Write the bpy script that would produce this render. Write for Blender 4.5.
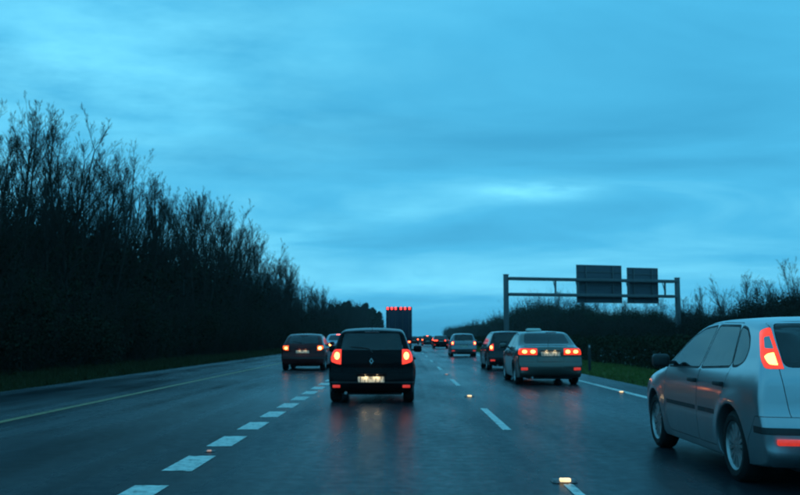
import bpy, bmesh, math, random
import numpy as np
from mathutils import Vector, Matrix
from mathutils.geometry import delaunay_2d_cdt

for o in list(bpy.data.objects):
    bpy.data.objects.remove(o)
scene = bpy.context.scene
COL = scene.collection
R = math.radians
PI = math.pi

# ------------------------------------------------------------------ camera
CAM_H = 1.30
FPX = 940.0                       # focal length in photo pixels (800 wide)
cam_d = bpy.data.cameras.new('camera')
cam = bpy.data.objects.new('camera', cam_d)
COL.objects.link(cam)
scene.camera = cam
cam_d.sensor_width = 36.0
cam_d.lens = FPX / 800.0 * 36.0
cam_d.clip_start = 0.05
cam_d.clip_end = 20000
cam.location = (0, 0, CAM_H)
cam.rotation_euler = (R(90 + 5.44), 0, R(0.305))
cam_d.dof.use_dof = True          # the phone was focused short, on the wet windscreen
cam_d.dof.focus_distance = 2.0
cam_d.dof.aperture_fstop = 12.0
cam_d.dof.aperture_blades = 0

# ------------------------------------------------------------------ sky
SUN_EL, SUN_AZ = 66.0, -25.0      # overcast dusk
world = bpy.data.worlds.new('World')
scene.world = world
world.use_nodes = True


def N(nt, typ, **kw):
    n = nt.nodes.new(typ)
    for k, v in kw.items():
        setattr(n, k, v)
    return n


def build_world():
    nt = world.node_tree
    nt.nodes.clear()
    L = nt.links.new
    out = N(nt, 'ShaderNodeOutputWorld')
    bg = N(nt, 'ShaderNodeBackground')
    bg.inputs['Strength'].default_value = 0.1
    L(bg.outputs[0], out.inputs[0])
    sky = N(nt, 'ShaderNodeTexSky', sky_type='NISHITA')
    sky.sun_disc = False
    sky.sun_elevation = R(SUN_EL)
    sky.sun_rotation = R(SUN_AZ)
    sky.air_density = 2.0
    sky.ozone_density = 4.0
    tc = N(nt, 'ShaderNodeTexCoord')
    sep = N(nt, 'ShaderNodeSeparateXYZ')
    L(tc.outputs['Generated'], sep.inputs[0])

    def M(op, a, b=None, clamp=False):
        m = N(nt, 'ShaderNodeMath', operation=op, use_clamp=clamp)
        for i, v in enumerate((a, b)):
            if v is None:
                continue
            if isinstance(v, (int, float)):
                m.inputs[i].default_value = v
            else:
                L(v, m.inputs[i])
        return m.outputs[0]
    # cloud deck: directions projected on a flat layer
    zc = M('ADD', M('MAXIMUM', sep.outputs['Z'], 0.0), 0.16)
    u = M('DIVIDE', sep.outputs['X'], zc)
    v = M('DIVIDE', sep.outputs['Y'], zc)
    comb = N(nt, 'ShaderNodeCombineXYZ')
    L(u, comb.inputs[0])
    L(v, comb.inputs[1])
    mp = N(nt, 'ShaderNodeMapping')
    mp.inputs['Location'].default_value = (5.1, 7.3, 0)
    mp.inputs['Rotation'].default_value = (0, 0, R(-22))
    mp.inputs['Scale'].default_value = (0.7, 1.0, 1)
    L(comb.outputs[0], mp.inputs[0])
    n1 = N(nt, 'ShaderNodeTexNoise')
    n1.inputs['Scale'].default_value = 1.1
    n1.inputs['Detail'].default_value = 7
    n1.inputs['Roughness'].default_value = 0.56
    n1.inputs['Distortion'].default_value = 0.5
    L(mp.outputs[0], n1.inputs['Vector'])
    n2 = N(nt, 'ShaderNodeTexNoise')
    n2.inputs['Scale'].default_value = 0.42
    n2.inputs['Detail'].default_value = 3
    L(mp.outputs[0], n2.inputs['Vector'])
    mix_n = M('ADD', M('MULTIPLY', n1.outputs[0], 0.6), M('MULTIPLY', n2.outputs[0], 0.4))
    ramp = N(nt, 'ShaderNodeValToRGB')
    e = ramp.color_ramp.elements
    e[0].position = 0.36
    e[0].color = (0.48, 3.9, 6.8, 1)
    e[1].position = 0.66
    e[1].color = (1.9, 7.6, 10.6, 1)
    m = ramp.color_ramp.elements.new(0.5)
    m.color = (0.75, 5.15, 8.5, 1)
    L(mix_n, ramp.inputs[0])
    # thin places in the deck ahead, where the last light comes through
    az = M('DIVIDE', sep.outputs['X'], M('MAXIMUM', sep.outputs['Y'], 0.05))
    el = M('DIVIDE', sep.outputs['Z'], M('MAXIMUM', sep.outputs['Y'], 0.05))
    n3 = N(nt, 'ShaderNodeTexNoise')
    n3.inputs['Scale'].default_value = 3.4
    n3.inputs['Detail'].default_value = 5
    n3.inputs['Roughness'].default_value = 0.6
    L(mp.outputs[0], n3.inputs['Vector'])
    gaps = None
    for (px, py, rx, ry, w) in ((535, 190, 62, 10, 1.1), (390, 212, 50, 9, .5), (400, 284, 90, 9, .5), (285, 232, 60, 12, .45), (30, 60, 300, 130, .7)):
        cu, cv = (px - 405) / FPX, (337 - py) / FPX
        a = M('POWER', M('DIVIDE', M('SUBTRACT', az, cu), rx / FPX), 2.0)
        b_ = M('POWER', M('DIVIDE', M('SUBTRACT', M('SUBTRACT', el, cv), M('MULTIPLY', M('SUBTRACT', az, cu), .05)), ry / FPX), 2.0)
        g = M('MULTIPLY', M('EXPONENT', M('MULTIPLY', M('ADD', a, b_), -1.0)), w)
        gaps = g if gaps is None else M('ADD', gaps, g)
    front = M('GREATER_THAN', sep.outputs['Y'], 0.06)
    nz = N(nt, 'ShaderNodeMapRange')
    nz.inputs['From Min'].default_value = 0.3
    nz.inputs['From Max'].default_value = 0.68
    L(n3.outputs[0], nz.inputs[0])
    gfac = M('MULTIPLY', M('MULTIPLY', gaps, front), nz.outputs[0], True)
    gm = N(nt, 'ShaderNodeMix', data_type='RGBA')
    L(gfac, gm.inputs[0])
    L(ramp.outputs[0], gm.inputs[6])
    gm.inputs[7].default_value = (2.6, 9.6, 12.6, 1)
    mx = N(nt, 'ShaderNodeMix', data_type='RGBA')
    mx.inputs[0].default_value = 0.98
    L(sky.outputs[0], mx.inputs[6])
    L(gm.outputs[2], mx.inputs[7])
    L(mx.outputs[2], bg.inputs['Color'])


build_world()
sun_d = bpy.data.lights.new('sun', 'SUN')
sun = bpy.data.objects.new('sun', sun_d)
COL.objects.link(sun)
sun_d.energy = 0.03
sun_d.angle = R(120)
sun_d.color = (0.85, 0.95, 1.0)
# light comes from high ahead on the left, diffused by the cloud
sdir = Vector((math.sin(R(SUN_AZ)) * math.cos(R(SUN_EL)), math.cos(R(SUN_AZ)) * math.cos(R(SUN_EL)), math.sin(R(SUN_EL))))
sun.rotation_euler = sdir.to_track_quat('Z', 'Y').to_euler()

vs = scene.view_settings
vs.view_transform = 'Standard'
vs.look = 'None'
vs.exposure = 0.0
vs.gamma = 1.0
vs.use_curve_mapping = False
scene.render.engine = 'CYCLES'
scene.cycles.use_denoising = True
scene.cycles.max_bounces = 8
scene.cycles.transparent_max_bounces = 24
scene.cycles.sample_clamp_indirect = 6.0
scene.cycles.caustics_reflective = False
scene.cycles.caustics_refractive = False


# ------------------------------------------------------------------ helpers
def link(o, parent=None):
    COL.objects.link(o)
    if parent is not None:
        o.parent = parent
    return o


def tag(o, label=None, cat=None, group=None, kind=None):
    if label:
        o['label'] = label
    if cat:
        o['category'] = cat
    if group:
        o['group'] = group
    if kind:
        o['kind'] = kind
    return o


def empty(name, loc=(0, 0, 0), rz=0.0, parent=None):
    o = bpy.data.objects.new(name, None)
    o.empty_display_size = 0.2
    o.location = loc
    o.rotation_euler = (0, 0, rz)
    return link(o, parent)


def finish_mesh(me, smooth=True, ang=35):
    if smooth:
        me.polygons.foreach_set('use_smooth', [True] * len(me.polygons))
        me.set_sharp_from_angle(angle=R(ang))
    me.update()
    return me


def pydata(name, v, f, smooth=True, ang=35):
    me = bpy.data.meshes.new(name)
    me.from_pydata(v, [], f)
    return finish_mesh(me, smooth, ang)


def obj(name, me, mat=None, parent=None, loc=(0, 0, 0), rot=(0, 0, 0)):
    o = bpy.data.objects.new(name, me)
    if mat is not None:
        if len(me.materials) == 0:
            me.materials.append(mat)
        else:
            o.material_slots[0].link = 'OBJECT'
            o.material_slots[0].material = mat
    o.location = loc
    o.rotation_euler = rot
    return link(o, parent)


def box_mesh(name, x0, x1, y0, y1, z0, z1, bevel=0.0, seg=2):
    bm = bmesh.new()
    bmesh.ops.create_cube(bm, size=1)
    for v in bm.verts:
        v.co = Vector((x0 + (v.co.x + .5) * (x1 - x0), y0 + (v.co.y + .5) * (y1 - y0), z0 + (v.co.z + .5) * (z1 - z0)))
    if bevel > 0:
        bmesh.ops.bevel(bm, geom=bm.edges[:], offset=bevel, segments=seg, profile=0.6, affect='EDGES')
    me = bpy.data.meshes.new(name)
    bm.to_mesh(me)
    bm.free()
    return finish_mesh(me, True, 40)


class MB:
    def __init__(self):
        self.v, self.f = [], []

    def box(self, x0, x1, y0, y1, z0, z1):
        b = len(self.v)
        self.v += [(x0, y0, z0), (x1, y0, z0), (x1, y1, z0), (x0, y1, z0), (x0, y0, z1), (x1, y0, z1), (x1, y1, z1), (x0, y1, z1)]
        self.f += [tuple(b + i for i in q) for q in ((3, 2, 1, 0), (4, 5, 6, 7), (0, 1, 5, 4), (1, 2, 6, 5), (2, 3, 7, 6), (3, 0, 4, 7))]
        return self

    def tube(self, p0, p1, r0, r1=None, n=10, caps=True):
        r1 = r0 if r1 is None else r1
        p0, p1 = Vector(p0), Vector(p1)
        d = (p1 - p0).normalized()
        a = d.orthogonal().normalized()
        c = d.cross(a)
        b = len(self.v)
        for p, r in ((p0, r0), (p1, r1)):
            for i in range(n):
                t = 2 * PI * i / n
                self.v.append(tuple(p + (a * math.cos(t) + c * math.sin(t)) * r))
        for i in range(n):
            j = (i + 1) % n
            self.f.append((b + i, b + j, b + n + j, b + n + i))
        if caps:
            self.f.append(tuple(b + i for i in reversed(range(n))))
            self.f.append(tuple(b + n + i for i in range(n)))
        return self

    def lathe_x(self, prof, n=32):
        """profile of (x, r) turned about the x axis"""
        b = len(self.v)
        for (x, r) in prof:
            for i in range(n):
                t = 2 * PI * i / n
                self.v.append((x, r * math.cos(t), r * math.sin(t)))
        for k in range(len(prof) - 1):
            for i in range(n):
                j = (i + 1) % n
                self.f.append((b + k * n + i, b + k * n + j, b + (k + 1) * n + j, b + (k + 1) * n + i))
        return self

    def mesh(self, name, smooth=True, ang=35):
        return pydata(name, self.v, self.f, smooth, ang)


# ------------------------------------------------------------------ materials
def new_mat(name):
    m = bpy.data.materials.new(name)
    m.use_nodes = True
    nt = m.node_tree
    bsdf = nt.nodes['Principled BSDF']
    return m, nt, bsdf


def noise(nt, scale, detail=4, rough=0.55, coord='Object', stretch=None):
    tc = N(nt, 'ShaderNodeTexCoord')
    n = N(nt, 'ShaderNodeTexNoise')
    n.inputs['Scale'].default_value = scale
    n.inputs['Detail'].default_value = detail
    n.inputs['Roughness'].default_value = rough
    src = tc.outputs[coord]
    if stretch:
        mp = N(nt, 'ShaderNodeMapping')
        mp.inputs['Scale'].default_value = stretch
        nt.links.new(src, mp.inputs[0])
        src = mp.outputs[0]
    nt.links.new(src, n.inputs['Vector'])
    return n.outputs[0]


def ramp(nt, src, stops):
    r = N(nt, 'ShaderNodeValToRGB')
    els = r.color_ramp.elements
    els[0].position, els[0].color = stops[0][0], (*stops[0][1], 1)
    els[1].position, els[1].color = stops[-1][0], (*stops[-1][1], 1)
    for p, c in stops[1:-1]:
        e = els.new(p)
        e.color = (*c, 1)
    nt.links.new(src, r.inputs[0])
    return r.outputs[0]


def bump(nt, bsdf, src, strength, dist):
    b = N(nt, 'ShaderNodeBump')
    b.inputs['Strength'].default_value = strength
    b.inputs['Distance'].default_value = dist
    nt.links.new(src, b.inputs['Height'])
    nt.links.new(b.outputs[0], bsdf.inputs['Normal'])


def simple(name, col, rough=0.5, metal=0.0, var=0.15, scale=6.0, coat=0.0, spec=0.5, bmp=0.0):
    m, nt, b = new_mat(name)
    n = noise(nt, scale)
    c = Vector(col)
    nt.links.new(ramp(nt, n, [(0.3, tuple(c * (1 - var))), (0.7, tuple(c * (1 + var)))]), b.inputs['Base Color'])
    nt.links.new(ramp(nt, n, [(0.3, (rough * .8,) * 3), (0.7, (min(1, rough * 1.25),) * 3)]), b.inputs['Roughness'])
    b.inputs['Metallic'].default_value = metal
    b.inputs['Coat Weight'].default_value = coat
    b.inputs['Specular IOR Level'].default_value = spec
    if bmp:
        bump(nt, b, n, bmp, 0.01)
    return m


def paint(name, col, metal=0.0, dirt=0.35, coat=0.7, spec=0.5, rough=0.24):
    """wet, road-dirty car paint"""
    m, nt, b = new_mat(name)
    tc = N(nt, 'ShaderNodeTexCoord')
    sep = N(nt, 'ShaderNodeSeparateXYZ')
    nt.links.new(tc.outputs['Object'], sep.inputs[0])
    n = noise(nt, 5.0, 6, 0.62)
    # road film: thicker low on the body
    mr = N(nt, 'ShaderNodeMapRange')
    mr.inputs['From Min'].default_value = 0.95
    mr.inputs['From Max'].default_value = 0.2
    nt.links.new(sep.outputs['Z'], mr.inputs[0])
    mu = N(nt, 'ShaderNodeMath', operation='MULTIPLY', use_clamp=True)
    nt.links.new(mr.outputs[0], mu.inputs[0])
    ad = N(nt, 'ShaderNodeMath', operation='ADD')
    nt.links.new(n, ad.inputs[0])
    ad.inputs[1].default_value = 0.15
    nt.links.new(ad.outputs[0], mu.inputs[1])
    fac = N(nt, 'ShaderNodeMath', operation='MULTIPLY')
    nt.links.new(mu.outputs[0], fac.inputs[0])
    fac.inputs[1].default_value = dirt * 1.6
    mx = N(nt, 'ShaderNodeMix', data_type='RGBA')
    nt.links.new(fac.outputs[0], mx.inputs[0])
    mx.inputs[6].default_value = (*col, 1)
    mx.inputs[7].default_value = (0.045, 0.045, 0.045, 1)
    nt.links.new(mx.outputs[2], b.inputs['Base Color'])
    b.inputs['Metallic'].default_value = metal
    ro = N(nt, 'ShaderNodeMapRange')
    ro.inputs['To Min'].default_value = rough
    ro.inputs['To Max'].default_value = 0.65
    nt.links.new(fac.outputs[0], ro.inputs[0])
    nt.links.new(ro.outputs[0], b.inputs['Roughness'])
    b.inputs['Coat Weight'].default_value = coat
    b.inputs['Specular IOR Level'].default_value = spec
    rc = N(nt, 'ShaderNodeMapRange')
    rc.inputs['To Min'].default_value = 0.06
    rc.inputs['To Max'].default_value = 0.4
    nt.links.new(fac.outputs[0], rc.inputs[0])
    nt.links.new(rc.outputs[0], b.inputs['Coat Roughness'])
    return m


def glass(name, tint=(0.30, 0.34, 0.35), ior=2.1, film=0.3):
    m = bpy.data.materials.new(name)
    m.use_nodes = True
    nt = m.node_tree
    nt.nodes.clear()
    L = nt.links.new
    out = N(nt, 'ShaderNodeOutputMaterial')
    tr = N(nt, 'ShaderNodeBsdfTransparent')
    tr.inputs[0].default_value = (*tint, 1)
    gl = N(nt, 'ShaderNodeBsdfGlossy')
    n = noise(nt, 9.0, 5)
    L(ramp(nt, n, [(0.35, (0.03,) * 3), (0.7, (0.14,) * 3)]), gl.inputs['Roughness'])
    fr = N(nt, 'ShaderNodeFresnel')
    fr.inputs[0].default_value = ior
    mx = N(nt, 'ShaderNodeMixShader')
    L(fr.outputs[0], mx.inputs[0])
    L(tr.outputs[0], mx.inputs[1])
    L(gl.outputs[0], mx.inputs[2])
    # film of drops and road dirt
    df = N(nt, 'ShaderNodeBsdfDiffuse')
    df.inputs[0].default_value = (0.35, 0.36, 0.36, 1)
    mx2 = N(nt, 'ShaderNodeMixShader')
    L(ramp(nt, n, [(0.4, (0.03 * film,) * 3), (0.75, (0.14 * film,) * 3)]), mx2.inputs[0])
    L(mx.outputs[0], mx2.inputs[1])
    L(df.outputs[0], mx2.inputs[2])
    L(mx2.outputs[0], out.inputs[0])
    return m


def emit(name, base, col, strength):
    m, nt, b = new_mat(name)
    b.inputs['Base Color'].default_value = (*base, 1)
    b.inputs['Roughness'].default_value = 0.12
    n = noise(nt, 22.0, 2)
    mr = N(nt, 'ShaderNodeMapRange')
    mr.inputs['To Min'].default_value = strength * 0.6
    mr.inputs['To Max'].default_value = strength * 1.4
    nt.links.new(n, mr.inputs[0])
    nt.links.new(mr.outputs[0], b.inputs['Emission Strength'])
    b.inputs['Emission Color'].default_value = (*col, 1)
    return m


def asphalt(name, worn=1.0):
    m, nt, b = new_mat(name)
    fine = noise(nt, 60.0, 3, 0.7)
    mid = noise(nt, 0.9, 5, 0.6, stretch=(1.0, 0.25, 1))
    lane = noise(nt, 1.4, 3, 0.6, stretch=(1.0, 0.012, 1))
    big = noise(nt, 0.12, 4, 0.6, stretch=(1.0, 0.5, 1))

    def add(a, bq, wa, wb):
        x = N(nt, 'ShaderNodeMath', operation='MULTIPLY')
        nt.links.new(a, x.inputs[0])
        x.inputs[1].default_value = wa
        y = N(nt, 'ShaderNodeMath', operation='MULTIPLY_ADD')
        nt.links.new(bq, y.inputs[0])
        y.inputs[1].default_value = wb
        nt.links.new(x.outputs[0], y.inputs[2])
        return y.outputs[0]
    wet = add(add(mid, lane, 0.35, 0.4), big, 1.0, 0.25)
    grit = noise(nt, 6.0, 8, 0.85)
    colsrc = add(add(add(lane, mid, 0.25, 0.2), fine, 1.0, 0.25), grit, 1.0, 0.3)
    patch = noise(nt, 0.35, 3, 0.5, stretch=(1.0, 0.2, 1))
    nt.links.new(ramp(nt, colsrc, [(0.38, (0.006, 0.008, 0.010)), (0.5, (0.017, 0.021, 0.026)), (0.62, (0.040, 0.046, 0.054))]), b.inputs['Base Color'])
    nt.links.new(ramp(nt, wet, [(0.36, (0.16,) * 3), (0.5, (0.28,) * 3), (0.66, (0.44,) * 3)]), b.inputs['Roughness'])
    b.inputs['Specular IOR Level'].default_value = 0.0
    bump(nt, b, fine, 0.36, 0.006)
    # a broken film of rain water over the aggregate
    gl = N(nt, 'ShaderNodeBsdfGlossy')
    nt.links.new(ramp(nt, wet, [(0.36, (0.12,) * 3), (0.5, (0.24,) * 3), (0.66, (0.40,) * 3)]), gl.inputs['Roughness'])
    bn = [n for n in nt.nodes if n.type == 'BUMP'][0]
    nt.links.new(bn.outputs[0], gl.inputs['Normal'])
    fr = N(nt, 'ShaderNodeFresnel')
    fr.inputs[0].default_value = 1.33
    cov = ramp(nt, add(add(wet, patch, 0.45, 0.25), grit, 1.0, 0.3), [(0.40, (0.80,) * 3), (0.5, (0.44,) * 3), (0.60, (0.14,) * 3)])
    mu = N(nt, 'ShaderNodeMath', operation='MULTIPLY')
    nt.links.new(fr.outputs[0], mu.inputs[0])
    nt.links.new(cov, mu.inputs[1])
    mx = N(nt, 'ShaderNodeMixShader')
    nt.links.new(mu.outputs[0], mx.inputs[0])
    nt.links.new(b.outputs[0], mx.inputs[1])
    nt.links.new(gl.outputs[0], mx.inputs[2])
    out = [n for n in nt.nodes if n.type == 'OUTPUT_MATERIAL'][0]
    nt.links.new(mx.outputs[0], out.inputs['Surface'])
    return m


MAT = {}
MAT['asphalt'] = asphalt('wet_asphalt')
MAT['shoulder'] = asphalt('shoulder_asphalt')


def line_paint(name, col):
    m, nt, b = new_mat(name)
    n = noise(nt, 7.0, 7, 0.7)
    c = Vector(col)
    nt.links.new(ramp(nt, n, [(0.36, tuple(c * 0.18)), (0.45, tuple(c * 0.62)), (0.56, tuple(c * .9)), (0.7, tuple(c))]), b.inputs['Base Color'])
    b.inputs['Roughness'].default_value = 0.45
    f = noise(nt, 70.0, 3)
    bump(nt, b, f, 0.25, 0.004)
    return m


MAT['white_line'] = line_paint('worn_white_line', (0.80, 0.76, 0.68))
MAT['worn_smear'] = line_paint('rubbed_out_marking', (0.11, 0.11, 0.11))
MAT['yellow_line'] = line_paint('worn_yellow_line', (0.34, 0.21, 0.06))
MAT['seam'] = simple('bitumen_seam', (0.014, 0.014, 0.015), 0.7, spec=0.06)


def soil(name, a, bb, cc):
    m, nt, b = new_mat(name)
    n = noise(nt, 0.8, 8, 0.65)
    nt.links.new(ramp(nt, n, [(0.3, a), (0.5, bb), (0.72, cc)]), b.inputs['Base Color'])
    b.inputs['Roughness'].default_value = 0.95
    b.inputs['Specular IOR Level'].default_value = 0.15
    bump(nt, b, n, 0.6, 0.08)
    return m


MAT['ground'] = soil('winter_turf', (0.022, 0.026, 0.011), (0.035, 0.044, 0.016), (0.05, 0.048, 0.022))


def blade_mat(name, a, bb, cc):
    m, nt, b = new_mat(name)
    g = N(nt, 'ShaderNodeNewGeometry')
    nt.links.new(ramp(nt, g.outputs['Random Per Island'], [(0.0, a), (0.6, bb), (1.0, cc)]), b.inputs['Base Color'])
    b.inputs['Roughness'].default_value = 0.85
    b.inputs['Specular IOR Level'].default_value = 0.06
    return m


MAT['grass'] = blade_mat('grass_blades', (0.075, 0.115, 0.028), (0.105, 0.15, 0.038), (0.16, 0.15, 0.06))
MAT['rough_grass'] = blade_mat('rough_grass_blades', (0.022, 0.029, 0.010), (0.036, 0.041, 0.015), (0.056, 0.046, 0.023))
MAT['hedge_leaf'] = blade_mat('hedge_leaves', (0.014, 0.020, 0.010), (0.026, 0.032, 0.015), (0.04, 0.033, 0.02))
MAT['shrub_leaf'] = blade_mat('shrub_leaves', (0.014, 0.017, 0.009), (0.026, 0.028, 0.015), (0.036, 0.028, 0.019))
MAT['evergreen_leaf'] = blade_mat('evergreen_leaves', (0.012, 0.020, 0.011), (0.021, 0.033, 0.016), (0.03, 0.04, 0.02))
MAT['bark'] = simple('wet_bark', (0.030, 0.024, 0.019), 0.8, var=0.35, scale=9, spec=0.2, bmp=0.4)
MAT['twig'] = simple('wet_twigs', (0.030, 0.024, 0.019), 0.85, var=0.3, scale=3, spec=0.1)
MAT['steel'] = simple('galvanised_steel', (0.13, 0.135, 0.14), 0.55, metal=0.5, var=0.2, scale=2.0)
MAT['sign_back'] = simple('weathered_aluminium_sheet', (0.085, 0.10, 0.12), 0.6, metal=0.3, var=0.16, scale=1.1)
MAT['sign_face'] = simple('sign_face_sheet', (0.02, 0.07, 0.25), 0.5, var=0.1)
MAT['rubber'] = simple('tyre_rubber', (0.014, 0.014, 0.014), 0.75, spec=0.25, bmp=0.2, scale=14)
MAT['alloy'] = simple('dirty_alloy', (0.36, 0.36, 0.36), 0.4, metal=0.8, var=0.3, scale=12)
MAT['plastic'] = simple('black_plastic', (0.018, 0.018, 0.019), 0.55, var=0.25)
MAT['cabin'] = simple('dark_upholstery', (0.02, 0.02, 0.022), 0.9, var=0.2)
MAT['glass'] = glass('car_glass')
MAT['dark_glass'] = glass('privacy_glass', (0.30, 0.33, 0.33), 1.6, .25)
MAT['lens_red'] = emit('tail_lens_red', (0.25, 0.008, 0.006), (1.0, 0.05, 0.02), 1.3)
MAT['lens_dim'] = emit('tail_lens_dim', (0.25, 0.012, 0.010), (1.0, 0.05, 0.03), 0.25)
MAT['lens_amber'] = emit('lens_amber', (0.4, 0.1, 0.01), (1.0, 0.10, 0.02), 1.3)
MAT['bulb_far'] = emit('bright_brake_bulb', (0.8, 0.3, 0.1), (1.0, 0.09, 0.025), 26.0)
MAT['lens_off'] = simple('lens_off', (0.10, 0.008, 0.007), 0.15, coat=1.0)
MAT['stud_dim'] = emit('stud_added_glow_dim', (0.6, 0.4, 0.3), (1.0, 0.5, 0.35), 0.35)  # weak emission in place of headlight thrown back by the stud
MAT['lens_clear'] = simple('lens_clear', (0.42, 0.36, 0.36), 0.12, var=0.1, coat=1.0)
MAT['reflector'] = emit('red_reflector_added_glow', (0.4, 0.02, 0.015), (1.0, 0.06, 0.04), 0.55)  # not a lamp: glow of returned light put in as emission
MAT['bulb'] = emit('brake_bulb', (0.8, 0.3, 0.1), (1.0, 0.30, 0.07), 7.0)
MAT['bulb_hot'] = emit('indicator_bulb', (0.8, 0.5, 0.1), (1.0, 0.44, 0.09), 13.0)
MAT['bulb_red'] = emit('tail_bulb', (0.8, 0.2, 0.1), (1.0, 0.10, 0.05), 5.0)
MAT['marker_red'] = emit('marker_lamp_red', (0.6, 0.03, 0.03), (1.0, 0.05, 0.045), 3.4)
MAT['stud_glow'] = emit('stud_added_glow', (0.9, 0.7, 0.4), (1.0, 0.66, 0.30), 1.5)  # unpowered stud; emission stands in for retroreflected headlight
MAT['stud_body'] = simple('stud_casting', (0.12, 0.12, 0.12), 0.5, metal=0.6)
MAT['chrome'] = simple('chrome', (0.6, 0.6, 0.6), 0.15, metal=1.0)
MAT['trailer'] = simple('navy_trailer', (0.016, 0.020, 0.042), 0.5, var=0.15, scale=0.8)
MAT['taxi_sign'] = simple('taxi_sign_plastic', (0.72, 0.72, 0.66), 0.35, var=0.05)


def plate_mat():
    m, nt, b = new_mat('number_plate')
    tc = N(nt, 'ShaderNodeTexCoord')
    mp = N(nt, 'ShaderNodeMapping')
    mp.inputs['Scale'].default_value = (26, 1, 7)
    nt.links.new(tc.outputs['Object'], mp.inputs[0])
    n = N(nt, 'ShaderNodeTexNoise')
    n.inputs['Scale'].default_value = 1.0
    n.inputs['Detail'].default_value = 1.5
    nt.links.new(mp.outputs[0], n.inputs['Vector'])
    nt.links.new(ramp(nt, n.outputs[0], [(0.40, (0.16, 0.15, 0.12)), (0.50, (0.66, 0.62, 0.50)), (0.6, (0.74, 0.70, 0.58))]), b.inputs['Base Color'])
    b.inputs['Roughness'].default_value = 0.35
    return m


MAT['plate'] = plate_mat()

# ------------------------------------------------------------------ ground and roads
X_YEL, X_LD, X_RD, X_RE = -6.20, -2.22, 1.43, 5.20
X_L0, X_R0 = -9.60, 6.30
Y0, Y1 = -30.0, 1500.0


def sheet(name, x0, x1, y0, y1, z, mat, parent=None, kind=None, ny=1):
    v, f = [], []
    for i in range(ny + 1):
        y = y0 + (y1 - y0) * i / ny
        v += [(x0, y, z), (x1, y, z)]
    for i in range(ny):
        f.append((2 * i, 2 * i + 1, 2 * i + 3, 2 * i + 2))
    o = obj(name, pydata(name, v, f, False), mat, parent)
    if kind:
        o['kind'] = kind
    return o


sheet('ground', -4000, 4000, -400, 8000, -0.05, MAT['ground'], kind='structure')
road = sheet('road', X_L0, X_R0, Y0, Y1, 0.0, MAT['asphalt'], kind='structure')
sheet('opposite_road', 13.5, 30.5, Y0, Y1, -0.01, MAT['asphalt'], kind='structure')
sheet('edge_line', X_YEL - 0.08, X_YEL + 0.08, Y0, Y1, 0.004, MAT['yellow_line'], road)
sheet('edge_line', X_RE - 0.09, X_RE + 0.09, Y0, Y1, 0.004, MAT['white_line'], road)
rd = random.Random(4)


def dash_mesh(w, l, k):
    """one brushed-on mark with slightly uneven ends"""
    r_ = random.Random(k)
    nx = 6
    v = []
    for i in range(nx + 1):
        v.append((-w / 2 + w * i / nx, r_.uniform(-.025, .025), 0))
    for i in range(nx + 1):
        v.append((-w / 2 + w * i / nx, l + r_.uniform(-.025, .025), 0))
    f = [(i, i + 1, nx + 2 + i, nx + 1 + i) for i in range(nx)]
    return pydata('lane_dash', v, f, False)


wide = [dash_mesh(0.30, 1.15, k) for k in range(4)]
thin = [dash_mesh(0.125, 4.0, 10 + k) for k in range(3)]
for i in range(60):      # short broad marks beside the left lane
    obj('lane_dash', wide[i % 4], MAT['white_line'], road, (X_LD, 3.15 + 2.05 * i, 0.004))
for i in range(30):      # long narrow marks beside the right lane
    obj('lane_dash', thin[i % 3], MAT['white_line'], road, (X_RD, 1.35 + 12.0 * i, 0.0042))

worn = obj('lane_dash', thin[0], MAT['white_line'], road, (X_RD + .01, 4.48, 0.0041))
worn.scale = (.7, 1, 1)                    # a nearly rubbed-out mark before the nearest stud

# ------------------------------------------------------------------ road studs
stud_body = MB()
prof = [(-.10, 0), (-.085, .016), (.085, .016), (.10, 0)]
stud_v, stud_f = [], []
for (yy, s) in ((-.10, .7), (-.055, 1.0), (.055, 1.0), (.10, .7)):
    for (xx, zz) in prof:
        stud_v.append((xx * s, yy, zz if s == 1.0 else zz * .2))
for a in range(3):
    for b_ in range(3):
        q = a * 4 + b_
        stud_f.append((q, q + 1, q + 5, q + 4))
stud_me = pydata('stud', stud_v, stud_f, True, 25)
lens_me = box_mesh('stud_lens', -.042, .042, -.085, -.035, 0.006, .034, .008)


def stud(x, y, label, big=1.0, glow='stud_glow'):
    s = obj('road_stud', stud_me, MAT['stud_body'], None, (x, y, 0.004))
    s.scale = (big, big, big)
    tag(s, label, 'road stud', 'road studs with added glow')
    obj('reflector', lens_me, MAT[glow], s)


def dist(y):
    return FPX * CAM_H / (y - 337.0)


def lat(x, d):
    return (x - 405.0) * d / FPX


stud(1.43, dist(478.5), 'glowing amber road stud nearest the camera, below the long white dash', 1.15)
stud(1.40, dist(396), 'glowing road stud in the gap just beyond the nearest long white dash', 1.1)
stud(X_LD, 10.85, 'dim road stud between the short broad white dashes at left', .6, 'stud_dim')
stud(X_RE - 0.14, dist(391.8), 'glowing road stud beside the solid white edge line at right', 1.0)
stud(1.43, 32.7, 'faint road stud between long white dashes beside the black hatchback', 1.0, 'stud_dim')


# ------------------------------------------------------------------ car panels (meshes only; placed further down)
tmpA = bpy.data.objects.new('tmp_a', bpy.data.meshes.new('tmp_a'))
tmpB = bpy.data.objects.new('tmp_b', bpy.data.meshes.new('tmp_b'))
COL.objects.link(tmpA)
COL.objects.link(tmpB)
tmpB.hide_render = True
bmod = tmpA.modifiers.new('b', 'BOOLEAN')
bmod.object = tmpB
bmod.solver = 'MANIFOLD'


def boolean(me, cut, op):
    tmpA.data, tmpB.data = me, cut
    bmod.operation = op
    dg = bpy.context.evaluated_depsgraph_get()
    dg.update()
    return bpy.data.meshes.new_from_object(tmpA.evaluated_get(dg))


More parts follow.
